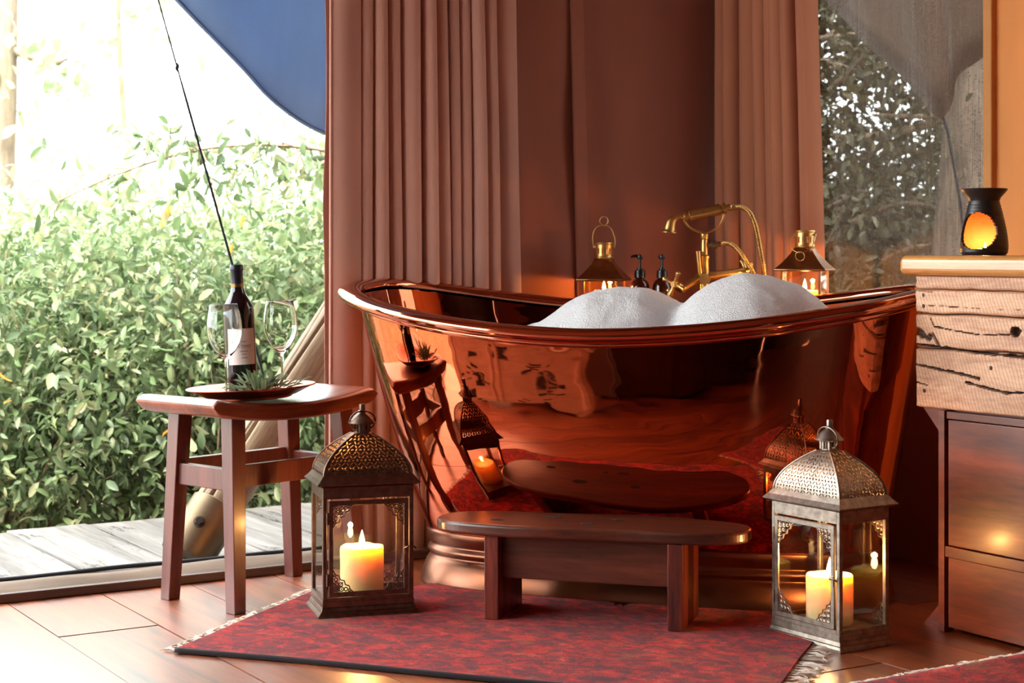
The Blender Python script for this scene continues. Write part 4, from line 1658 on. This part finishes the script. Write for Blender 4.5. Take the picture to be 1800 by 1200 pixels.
# wine glasses
def wine_glass(label, p):
    g = thing('wine_glass', label, 'glass', p, group='wine glasses on the tray', rot=(0, TILT, 0))
    outer = [(.0325, 0), (.0335, .001), (.033, .0022), (.02, .004), (.008, .0068), (.0046, .012), (.0036, .025), (.0034, .06), (.0038, .078), (.006, .086), (.014, .0925), (.026, .104), (.036, .12), (.0415, .136), (.043, .150), (.0418, .17), (.038, .19), (.0335, .208), (.033, .2085)]
    inner = [(.0325, .208), (.037, .19), (.0408, .17), (.042, .150), (.0405, .136), (.035, .1205), (.025, .105), (.0135, .0945), (.004, .0905), (.0001, .09)]
    m_ = MB().lathe([(.0001, 0)] + outer + inner, 48, cap=False)
    m_.v = [(x, y, z * 1.07) for x, y, z in m_.v]
    m_.build('crystal', 'clear_glass', g, smooth='full')


wine_glass('empty wine glass in front of the wine bottle', on_tray(-.047, -.066))
wine_glass('empty wine glass to the right of the wine bottle, behind the herb sprig', on_tray(.07, .062))

# herb sprig
LEAF = MB().raw([(0, 0, 0), (.3, .5, .06), (0, .5, 0), (-.3, .5, .06), (.22, .8, .02), (0, .82, -.06), (-.22, .8, .02), (0, 1, -.12), (.2, .18, .04), (-.2, .18, .04)],
                [(0, 8, 2), (8, 1, 2), (0, 2, 9), (9, 2, 3), (1, 4, 5, 2), (2, 5, 6, 3), (4, 7, 5), (5, 7, 6)])


def leaf_me(name, mat):
    o_ = LEAF.build(name, mat)
    me = o_.data
    me.shade_smooth()
    bpy.data.objects.remove(o_)
    return me


herb_me = leaf_me('herb_leaf', 'leaf_herb')
hb = thing('herb_sprig', 'bunch of grey-green herb leaves lying on the tray', 'herbs', on_tray(.033, -.062), rot=(0, TILT, 0))
rh = random.Random(4)
for q in range(9):
    a = rh.uniform(0, 2 * pi)
    ln = rh.uniform(.02, .05)
    MB().tube([(0, 0, .004), (ln * .5 * cos(a), ln * .4 * sin(a), .016), (ln * cos(a), ln * .8 * sin(a), .024 + rh.uniform(0, .012))], .0009, 5).build('stem', 'twig', hb)
for q in range(95):
    a = rh.uniform(0, 2 * pi)
    d = abs(rh.gauss(0, .028))
    el = rh.uniform(.1, 1.25)
    L_ = rh.uniform(.03, .058)
    dirv = Vector((cos(a) * cos(el), sin(a) * cos(el) * .8, sin(el)))
    e = dirv.to_track_quat('Y', 'Z').to_euler()
    p = Vector((cos(a) * d * 1.3, sin(a) * d * .7, .005 + rh.uniform(0, .014)))
    inst('leaf', herb_me, hb, p, e, (L_ * .4, L_, L_))

# ================================================================== RUGS
RUGA = rad(-19.5)
rug = thing('rug', 'worn red patterned rug with pale fringed ends in front of the bathtub', 'rug', (-.712, 3.6075, 0), RUGA)
RL, RT = 1.262, .0105
ct_, st_ = cos(-RUGA), sin(-RUGA)
def to_rug(p):
    d = Vector((p[0] + .712, p[1] - 3.6075))
    return Vector((d.x * ct_ - d.y * st_, d.x * st_ + d.y * ct_))
# the back edge of the rug runs up to the foot of the tub
foot = []
for i in range(1536):
    wpt = tubw(densb[i].x, densb[i].y)
    foot.append(to_rug((wpt.x, wpt.y)))
def rug_back(x):
    base_ = .735 + .012 * sin(x * 5)
    ys = [p.y for p in foot if abs(p.x - x) < .006]
    if ys:
        return min(ys) - .003 if min(ys) < .86 else base_
    return base_
xs = [RL * i / 130 for i in range(131)]
backs = [min(rug_back(x), .84) for x in xs]
def sm(i):
    return sum(backs[max(0, min(130, i + k_))] for k_ in (-2, -1, 0, 1, 2)) / 5
bk = [min(sm(i), backs[i]) for i in range(131)]
m = MB()
NY = 70
for j in range(NY + 1):
    for i in range(131):
        x = xs[i]
        y = lerp(.006 * sin(x * 6), bk[i], j / NY)
        m.v.append((x + .0015 * sin(y * 14), y, RT + .0012 * noise.noise((x * 30, y * 30, 0))))
for j in range(NY):
    for i in range(130):
        a = j * 131 + i
        m.f.append((a, a + 1, a + 132, a + 131))
n0 = len(m.v)
m.v += [(x, y, .0008) for x, y, z in m.v]
edge = [i for i in range(131)] + [j * 131 + 130 for j in range(1, NY + 1)] + [NY * 131 + i for i in range(129, -1, -1)] + [j * 131 for j in range(NY - 1, 0, -1)]
for q in range(len(edge)):
    a, b = edge[q], edge[(q + 1) % len(edge)]
    m.f.append((b, a, n0 + a, n0 + b))
m.build('pile', 'rug_pile', rug, smooth=True, angle=50)
MB().tube([(x, .006 * sin(x * 6) - .003, .0062) for x in xs], .0058, 8).build('bound_edge', 'rug_binding', rug, smooth='full')


def fringe(parent, p0, p1, outdir, n, ln, seed, z=.005):
    r_ = random.Random(seed)
    m_ = MB()
    p0, p1, od = Vector(p0), Vector(p1), Vector(outdir).normalized()
    sd = (p1 - p0).normalized()
    nb = max(8, n // 4)
    for i in range(nb):
        b = p0.lerp(p1, (i + r_.uniform(.15, .7)) / nb) + Vector((0, 0, z))
        lean = r_.uniform(-.6, .6)
        lb = ln * r_.uniform(.65, 1.2)
        kn = b + od * .007
        m_.tube([b - od * .006, kn, kn + od * .004], [.0022, .0032, .0024], 5)
        for q in range(5):
            sk = lean + r_.uniform(-.35, .35)
            l_ = lb * r_.uniform(.75, 1.1)
            pts = [kn, kn + od * l_ * .4 + sd * sk * l_ * .3 + Vector((0, 0, r_.uniform(-.001, .004))), kn + od * l_ * .75 + sd * sk * l_ * .7 + Vector((0, 0, r_.uniform(-.003, .002))), kn + od * l_ + sd * (sk + r_.uniform(-.4, .4)) * l_ + Vector((0, 0, -.0035 + r_.uniform(0, .003)))]
            m_.tube(pts, [.0014, .0016, .0014, .0007], 4)
    o_ = m_.build('fringe', 'fringe_yarn', parent)
    o_['kind'] = 'stuff'
    return o_


fringe(rug, (0, 0, 0), (0, .735, 0), (-1, 0, 0), 190, .028, 1)
fringe(rug, (RL, 0, 0), (RL, bk[-1], 0), (1, 0, 0), 170, .05, 2)

rug2 = thing('rug', 'second red rug with a pale fringe at the bottom right corner', 'rug', RW(-1.0, 1.772, 0), ALPHA)
m = MB().grid(lambda a, b: (a * 1.35 - .55, -b * .9, .011 + .001 * noise.noise((a * 30, b * 30, 4))), 40, 30)
m.build('pile', 'rug_pile', rug2, smooth='full', solid=.008)
fringe(rug2, (-.55, 0, 0), (.8, 0, 0), (0, 1, 0), 300, .03, 5, .008)

# ================================================================== OUTSIDE: POLE, ROPE, FLIES
# leaning log pole with a metal shoe, out on the deck
pa, pb = RW(-1.70, -.215, .02), RW(-1.166, -.36, .655)
axis = (pb - pa).normalized()
pole = thing('tent_pole', 'leaning weathered log pole with a bolted metal shoe on the deck', 'pole', pa)
q_ = axis.to_track_quat('X', 'Z')
pole.rotation_euler = q_.to_euler()
LR = .066
m = MB()
NPL = 60
R3 = q_.to_matrix()
inw = R3.inverted() @ Vector((-.12, -1, .12)).normalized()
inw.x = 0
inw.normalize()
CR = math.atan2(inw.z, inw.y)
def pole_pt(s_, t_):
    a = 2 * pi * s_
    x = lerp(.03, 2.1, t_)
    r = LR * (1 + .04 * noise.noise((cos(a) * 1.2, sin(a) * 1.2, x * 2.2)))
    crack = math.exp(-((((a - CR + .12 + .25 * sin(x * 3) + pi) % (2 * pi)) - pi) / .06) ** 2) + .6 * math.exp(-((((a - CR + .8 - .2 * sin(x * 4) + pi) % (2 * pi)) - pi) / .04) ** 2)
    r -= .012 * crack
    return (x, r * cos(a), r * sin(a))
m.grid(pole_pt, 120, 60, closed_u=True)
m.build('log', 'log_wood', pole, smooth=True, angle=70)
m = MB()
prof_c = [(.002, -.01), (LR + .006, -.01), (LR + .009, .0), (LR + .009, .155), (LR + .006, .158), (LR - .002, .158)]
m.lathe(prof_c, 48, Matrix.Rotation(pi / 2, 4, 'Y'), cap=False)
# cut the foot of the shoe level with the deck
vv = []
for p in m.v:
    wz = (R3 @ Vector(p)).z + pa.z
    p = Vector(p)
    if wz < -.004:
        p.x += (-.004 - wz) / axis.z
    vv.append(tuple(p))
m.v = vv
sh_ = m.build('metal_shoe', 'zinc_collar', pole, smooth=True, angle=40)
# bolt facing the room
cpt = Vector((.075, 0, 0)) + inw * (LR + .009)
Mb = Matrix.Translation(cpt) @ inw.to_track_quat('Z', 'X').to_matrix().to_4x4()
MB().lathe([(.016, -.002), (.016, .004), (.012, .005)], 24, Mb).lathe([(.0125, .004), (.0125, .011), (.011, .013), (.0001, .013)], 6, Mb).build('bolt', 'iron_bolt', sh_)

# guy rope
rope = MB()
r0, r1 = RW(-2.004, -.30, 2.40), RW(-1.412, -.297, .408)
rope.tube([r0.lerp(r1, i / 30) for i in range(31)], [(.0023 if i < 17 else .0036) for i in range(31)], 6)
ro = rope.build('guy_rope', 'rope_dark', smooth='full')
tag(ro, 'thin dark guy rope running down past the wine bottle', 'rope')
kp = r0.lerp(r1, .52)
MB().tube([kp + Vector((0, 0, .012)), kp + Vector((.001, 0, .004)), kp - Vector((.001, 0, .004)), kp - Vector((-.002, 0, .012))], [.002, .0055, .005, .002], 8).build('knot', 'rope_dark', ro, smooth='full')

# fly sheet over the opening, blue sky glow put into its colour
edge_pts = [(-2.35, 2.45), (-2.1, 2.05), (-1.9, 1.77), (-1.698, 1.552), (-1.58, 1.44), (-1.494, 1.365), (-1.424, 1.303), (-1.353, 1.253), (-1.29, 1.215), (-1.221, 1.188), (-1.12, 1.16), (-1.0, 1.14), (-.7, 1.12)]
ep = spline([(u_, 0, z_) for u_, z_ in edge_pts], 5)
def fly_pt(s_, t_):
    i = s_ * (len(ep) - 1)
    k_ = min(int(i), len(ep) - 2)
    p = ep[k_].lerp(ep[k_ + 1], i - k_)
    z = lerp(p.z, 2.9, t_)
    x = p.x + .08 * t_
    y = .30 - .16 * t_ * (1 - .3 * t_) + .012 * sin(s_ * 14 + t_ * 3)
    return (x, y, z)
fly = room_obj(MB().grid(fly_pt, 60, 14).build('fly_sheet', 'fly_skyglow', smooth='full', solid=.002))
tag(fly, 'tent fly sheet coloured with blue sky glow, sagging over the opening at the top left', 'fly sheet')
hem = MB().tube([Vector(fly_pt(i / 80, 0)) for i in range(81)], .006, 6).build('hem', 'fly_skyglow', fly, smooth='full')
# tent fly roof over everything (outside, above the canvas)
# brown fly corner outside the mesh window
vl = [(-.7, 2.1), (-.45, 1.86), (-.309, 1.738), (-.164, 1.612), (.002, 1.488), (.134, 1.372), (.249, 1.285), (.295, 1.35), (.336, 1.42), (.451, 1.49), (.7, 1.72)]
ev = spline([(0, v_, z_) for v_, z_ in vl], 4)
def fly2_pt(s_, t_):
    i = s_ * (len(ev) - 1)
    k_ = min(int(i), len(ev) - 2)
    p = ev[k_].lerp(ev[k_ + 1], i - k_)
    v_ = lerp(p.y, lerp(-.7, .7, s_), t_)
    return (.70 - .25 * t_ + .01 * sin(s_ * 30) * (1 - t_), -v_, lerp(p.z, 2.9, t_))
fly2 = room_obj(MB().grid(fly2_pt, 60, 14).build('fly_sheet', 'fly_brown', smooth='full', solid=.002))
tag(fly2, 'grey-brown fly sheet pulled to a point outside the mesh window', 'fly sheet')
pt_ = Vector((.70, -.249, 1.285))
MB().tube([pt_ + Vector((0, 0, .02)), pt_ + Vector((.02, -.01, -.05)), pt_ + Vector((.05, -.03, -.25)), pt_ + Vector((.2, -.1, -1.6))], .006, 6).build('corner_rope', 'rope_dark', fly2, smooth='full')

# ================================================================== PLANTS
import numpy as np
LV = np.array(LEAF.v)
LF = LEAF.f


def rot_frames(rg, n, outward, up_bias, droop):
    """random leaf directions d and blade normals nrm, n x 3"""
    d = rg.normal(size=(n, 3)) * .9 + outward * .45
    d[:, 2] -= droop
    d /= np.linalg.norm(d, axis=1)[:, None] + 1e-9
    nr = rg.normal(size=(n, 3)) * .75 + outward * .3
    nr[:, 2] += up_bias
    nr -= d * (nr * d).sum(1)[:, None]
    nr /= np.linalg.norm(nr, axis=1)[:, None] + 1e-9
    return d, nr, np.cross(d, nr)


def foliage_mesh(name, mat, P, d, nr, sd, ln, wr, parent, kind=True):
    n = len(P)
    V_ = (P[:, None, :] + ln[:, None, None] * (LV[None, :, 0, None] * wr[:, None, None] * 2 * sd[:, None, :] * .8 + LV[None, :, 1, None] * d[:, None, :] + LV[None, :, 2, None] * nr[:, None, :] * 1.2))
    me = bpy.data.meshes.new(name)
    nv = len(LV)
    verts = V_.reshape(-1, 3)
    loops, starts, tot = [], [], []
    for f_ in LF:
        loops.append(f_)
    fl = [np.array(f_) for f_ in LF]
    sizes = np.array([len(f_) for f_ in LF])
    one = np.concatenate(fl)
    allv = (one[None, :] + (np.arange(n) * nv)[:, None]).reshape(-1)
    st = np.concatenate([[0], np.cumsum(np.tile(sizes, n))[:-1]])
    me.vertices.add(n * nv)
    me.vertices.foreach_set('co', verts.astype(np.float32).ravel())
    me.loops.add(len(allv))
    me.loops.foreach_set('vertex_index', allv.astype(np.int32))
    me.polygons.add(len(st))
    me.polygons.foreach_set('loop_start', st.astype(np.int32))
    me.update(calc_edges=True)
    me.validate()
    me.materials.append(MAT[mat])
    o_ = bpy.data.objects.new(name, me)
    COL.objects.link(o_)
    o_.parent = parent
    if kind:
        o_['kind'] = 'stuff'
    return o_


LEAF_ME = {k_: leaf_me('leaf', k_) for k_ in ('leaf_green', 'leaf_pale', 'leaf_dry', 'leaf_shade')}


def place_leaves(parent, me, P, d, nr, sd, ln, wr, idx_):
    for i in idx_:
        M3 = Matrix((Vector(sd[i]), Vector(d[i]), Vector(nr[i]))).transposed()
        if M3.determinant() < 0:
            M3 = Matrix((-Vector(sd[i]), Vector(d[i]), Vector(nr[i]))).transposed()
        inst('leaf', me, parent, Vector(P[i]), M3.to_euler(), (ln[i] * wr[i] * 1.6, ln[i], ln[i] * 1.2))


def shrub(label, base, rad_, h, n, size, mat, nbig, seed, group, dry=0, name='shrub', z0=-.45):
    rg = np.random.default_rng(seed)
    t_ = thing(name, label, 'shrub', (base[0], base[1], z0), 0, group)
    # several lobes give an uneven outline
    nl = 7
    lob = []
    for k_ in range(nl):
        a = 2 * pi * k_ / nl + rg.uniform(-.4, .4)
        lr = rad_ * rg.uniform(.4, .62)
        lob.append((np.array([cos(a) * rad_ * .5, sin(a) * rad_ * .5, h * rg.uniform(.3, .72)]), np.array([lr, lr, h * rg.uniform(.26, .4)])))
    lob.append((np.array([0, 0, h * .62]), np.array([rad_ * .6, rad_ * .6, h * .38])))
    lob.append((np.array([0, 0, h * .25]), np.array([rad_ * .9, rad_ * .9, h * .25])))
    which = rg.integers(0, len(lob), n)
    u_ = rg.normal(size=(n, 3))
    u_ /= np.linalg.norm(u_, axis=1)[:, None]
    rr = rg.uniform(.25, 1, n) ** .45
    C_ = np.array([l[0] for l in lob])[which]
    E_ = np.array([l[1] for l in lob])[which]
    P = C_ + u_ * E_ * rr[:, None]
    P[:, 2] = np.maximum(P[:, 2], .03)
    d, nr, sd = rot_frames(rg, n, u_, .75, .35)
    ln = size * rg.uniform(.6, 1.3, n)
    wr = rg.uniform(.3, .5, n)
    # the leaves nearest to the viewer are leaves of their own
    wpos = P + np.array([base[0], base[1], z0])
    px = wpos[:, 0] / wpos[:, 1]
    near = wpos[:, 1] + 3 * ((px < -.31) | (px > .3)) + 3 * (wpos[:, 2] < .0)
    order = np.argsort(near)
    big, rest = order[:nbig], order[nbig:]
    foliage_mesh('foliage', mat, P[rest], d[rest], nr[rest], sd[rest], ln[rest], wr[rest], t_)
    if nbig:
        place_leaves(t_, LEAF_ME[mat], P, d, nr, sd, ln * 1.1, wr, big[dry:])
        place_leaves(t_, LEAF_ME['leaf_dry'], P, d, nr, sd, ln * 1.2, wr * .8, big[:dry])
    r_ = random.Random(seed)
    sm_ = MB()
    for k_ in range(150):
        i = r_.randrange(n)
        e = Vector(P[i])
        b = Vector((r_.uniform(-.12, .12), r_.uniform(-.12, .12), 0))
        mid = b.lerp(e, .55) + Vector((r_.uniform(-.08, .08), r_.uniform(-.08, .08), .12))
        sp_ = spline([b, mid, e], 5)
        sm_.tube(sp_, [lerp(.006, .0014, q / (len(sp_) - 1)) for q in range(len(sp_))], 4)
    sm_.build('stems', 'twig', t_)
    return t_


G1 = 'leafy shrubs beyond the deck'
shrub('leafy green shrub at the left edge of the picture, beyond the deck', (-1.95, 6.15), .78, 1.55, 14000, .052, 'leaf_green', 130, 1, G1, 3)
shrub('leafy green shrub behind the wooden stool, beyond the deck', (-1.22, 6.35), .72, 1.5, 14000, .050, 'leaf_green', 130, 2, G1, 2)
shrub('leafy green shrub beside the curtain, behind the leaning pole', (-.55, 6.75), .8, 1.75, 14000, .050, 'leaf_green', 110, 3, G1, 2)
shrub('pale leafy shrub in the back row at the far left', (-2.5, 7.7), .95, 1.75, 8000, .062, 'leaf_pale', 0, 4, G1)
shrub('pale leafy shrub in the back row behind the wine bottle', (-1.45, 7.9), .95, 1.8, 8000, .062, 'leaf_pale', 0, 5, G1)
shrub('tall pale leafy shrub in the back row beside the curtain', (-.45, 8.3), 1.0, 2.25, 8000, .062, 'leaf_pale', 0, 6, G1)

# overhanging branch in front of the shrubs
rg = np.random.default_rng(12)
br = thing('leafy_branch', 'long leafy branch reaching in from behind the curtain', 'branch', (-.62, 5.95, 1.18))
BP = spline([(.25, .1, -.02), (0, 0, .02), (-.2, -.03, .04), (-.42, -.06, .03), (-.62, -.08, -.02), (-.8, -.1, -.09), (-.95, -.1, -.16)], 6)
MB().tube(BP, [lerp(.009, .0025, i / (len(BP) - 1)) for i in range(len(BP))], 6).build('bough', 'twig', br, smooth='full')
LP, tw = [], MB()
r_ = random.Random(8)
for q in range(46):
    i = r_.randrange(2, len(BP))
    b = BP[i]
    dv = Vector((r_.uniform(-.22, .08), r_.uniform(-.15, .15), r_.uniform(-.2, .13)))
    e = b + dv
    mid = b.lerp(e, .5) + Vector((0, 0, .03))
    tw.tube([b, mid, e], [.0025, .002, .001], 4)
    for k_ in range(6):
        LP.append(b.lerp(e, r_.uniform(.3, 1)) + Vector((r_.gauss(0, .022), r_.gauss(0, .03), r_.gauss(0, .02))))
tw.build('twigs', 'twig', br)
P = np.array([tuple(p) for p in LP])
n = len(P)
outv = np.tile(np.array([[-.5, -.3, -.1]]), (n, 1))
d, nr, sd = rot_frames(rg, n, outv, .7, .75)
place_leaves(br, LEAF_ME['leaf_green'], P, d, nr, sd, .06 * rg.uniform(.7, 1.3, n), rg.uniform(.34, .48, n), range(n))
for dx, dz, q in ((-.56, -.17, 1.0), (-.3, -.2, .6), (-.34, -.3, .5)):
    inst('leaf', LEAF_ME['leaf_dry'], br, (dx, -.1, dz), (rad(-80), rad(20), 0), (.04 * q, .085 * q, .08 * q))


def tree(label, base, h, r, lean, mat_leaf, nleaf, crown, seed, branches=6, group=None, size=.09, bark='bark', qmin=.3):
    rg_ = np.random.default_rng(seed)
    rr = random.Random(seed)
    t_ = thing('tree', label, 'tree', (base[0], base[1], -.45), 0, group)
    pts = [Vector((lean[0] * q + .05 * h * .2 * sin(q * 6 + seed), lean[1] * q, h * q)) for q in [i / 10 for i in range(11)]]
    MB().tube(pts, [lerp(r * 1.25, r * .55, i / 10) for i in range(11)], 14).build('trunk', bark, t_, smooth='full')
    ends = []
    for k_ in range(branches):
        q = rr.uniform(qmin, .95)
        b = pts[0].lerp(pts[-1], q)
        a = rr.uniform(0, 2 * pi)
        ln_ = rr.uniform(.4, .9) * crown
        e = b + Vector((cos(a) * ln_, sin(a) * ln_, rr.uniform(-.2, .6) * ln_))
        mid = b.lerp(e, .5) + Vector((rr.uniform(-.1, .1), rr.uniform(-.1, .1), rr.uniform(-.12, .2)))
        MB().tube(spline([b, mid, e], 5), [lerp(r * .4, r * .1, i / 10) for i in range(11)], 7).build('branch', bark, t_, smooth='full')
        ends.append(e)
        ends.append(mid)
    if nleaf:
        E_ = np.array([tuple(e) for e in ends])
        w_ = rg_.integers(0, len(E_), nleaf)
        u_ = rg_.normal(size=(nleaf, 3))
        P_ = E_[w_] + u_ * crown * .2
        P_[:, 2] = np.maximum(P_[:, 2], .1)
        d_, n_, s_ = rot_frames(rg_, nleaf, u_ * .3, .7, .4)
        foliage_mesh('foliage', mat_leaf, P_, d_, n_, s_, size * rg_.uniform(.6, 1.3, nleaf), rg_.uniform(.4, .6, nleaf), t_)
    return t_


# pale trunks at the top left
tree('pale tree trunk at the top left corner of the picture', (-2.87, 9.0), 4.2, .07, (.33, 0), 'leaf_pale', 700, .8, 31, 4)
tree('thin faint tree trunk standing in the bright sky at the left', (-2.12, 9.6), 4.0, .022, (-.1, 0), 'leaf_pale', 300, .6, 32, 3, bark='twig')

# thicket outside the mesh window
G2 = 'trees and thicket outside the mesh window'
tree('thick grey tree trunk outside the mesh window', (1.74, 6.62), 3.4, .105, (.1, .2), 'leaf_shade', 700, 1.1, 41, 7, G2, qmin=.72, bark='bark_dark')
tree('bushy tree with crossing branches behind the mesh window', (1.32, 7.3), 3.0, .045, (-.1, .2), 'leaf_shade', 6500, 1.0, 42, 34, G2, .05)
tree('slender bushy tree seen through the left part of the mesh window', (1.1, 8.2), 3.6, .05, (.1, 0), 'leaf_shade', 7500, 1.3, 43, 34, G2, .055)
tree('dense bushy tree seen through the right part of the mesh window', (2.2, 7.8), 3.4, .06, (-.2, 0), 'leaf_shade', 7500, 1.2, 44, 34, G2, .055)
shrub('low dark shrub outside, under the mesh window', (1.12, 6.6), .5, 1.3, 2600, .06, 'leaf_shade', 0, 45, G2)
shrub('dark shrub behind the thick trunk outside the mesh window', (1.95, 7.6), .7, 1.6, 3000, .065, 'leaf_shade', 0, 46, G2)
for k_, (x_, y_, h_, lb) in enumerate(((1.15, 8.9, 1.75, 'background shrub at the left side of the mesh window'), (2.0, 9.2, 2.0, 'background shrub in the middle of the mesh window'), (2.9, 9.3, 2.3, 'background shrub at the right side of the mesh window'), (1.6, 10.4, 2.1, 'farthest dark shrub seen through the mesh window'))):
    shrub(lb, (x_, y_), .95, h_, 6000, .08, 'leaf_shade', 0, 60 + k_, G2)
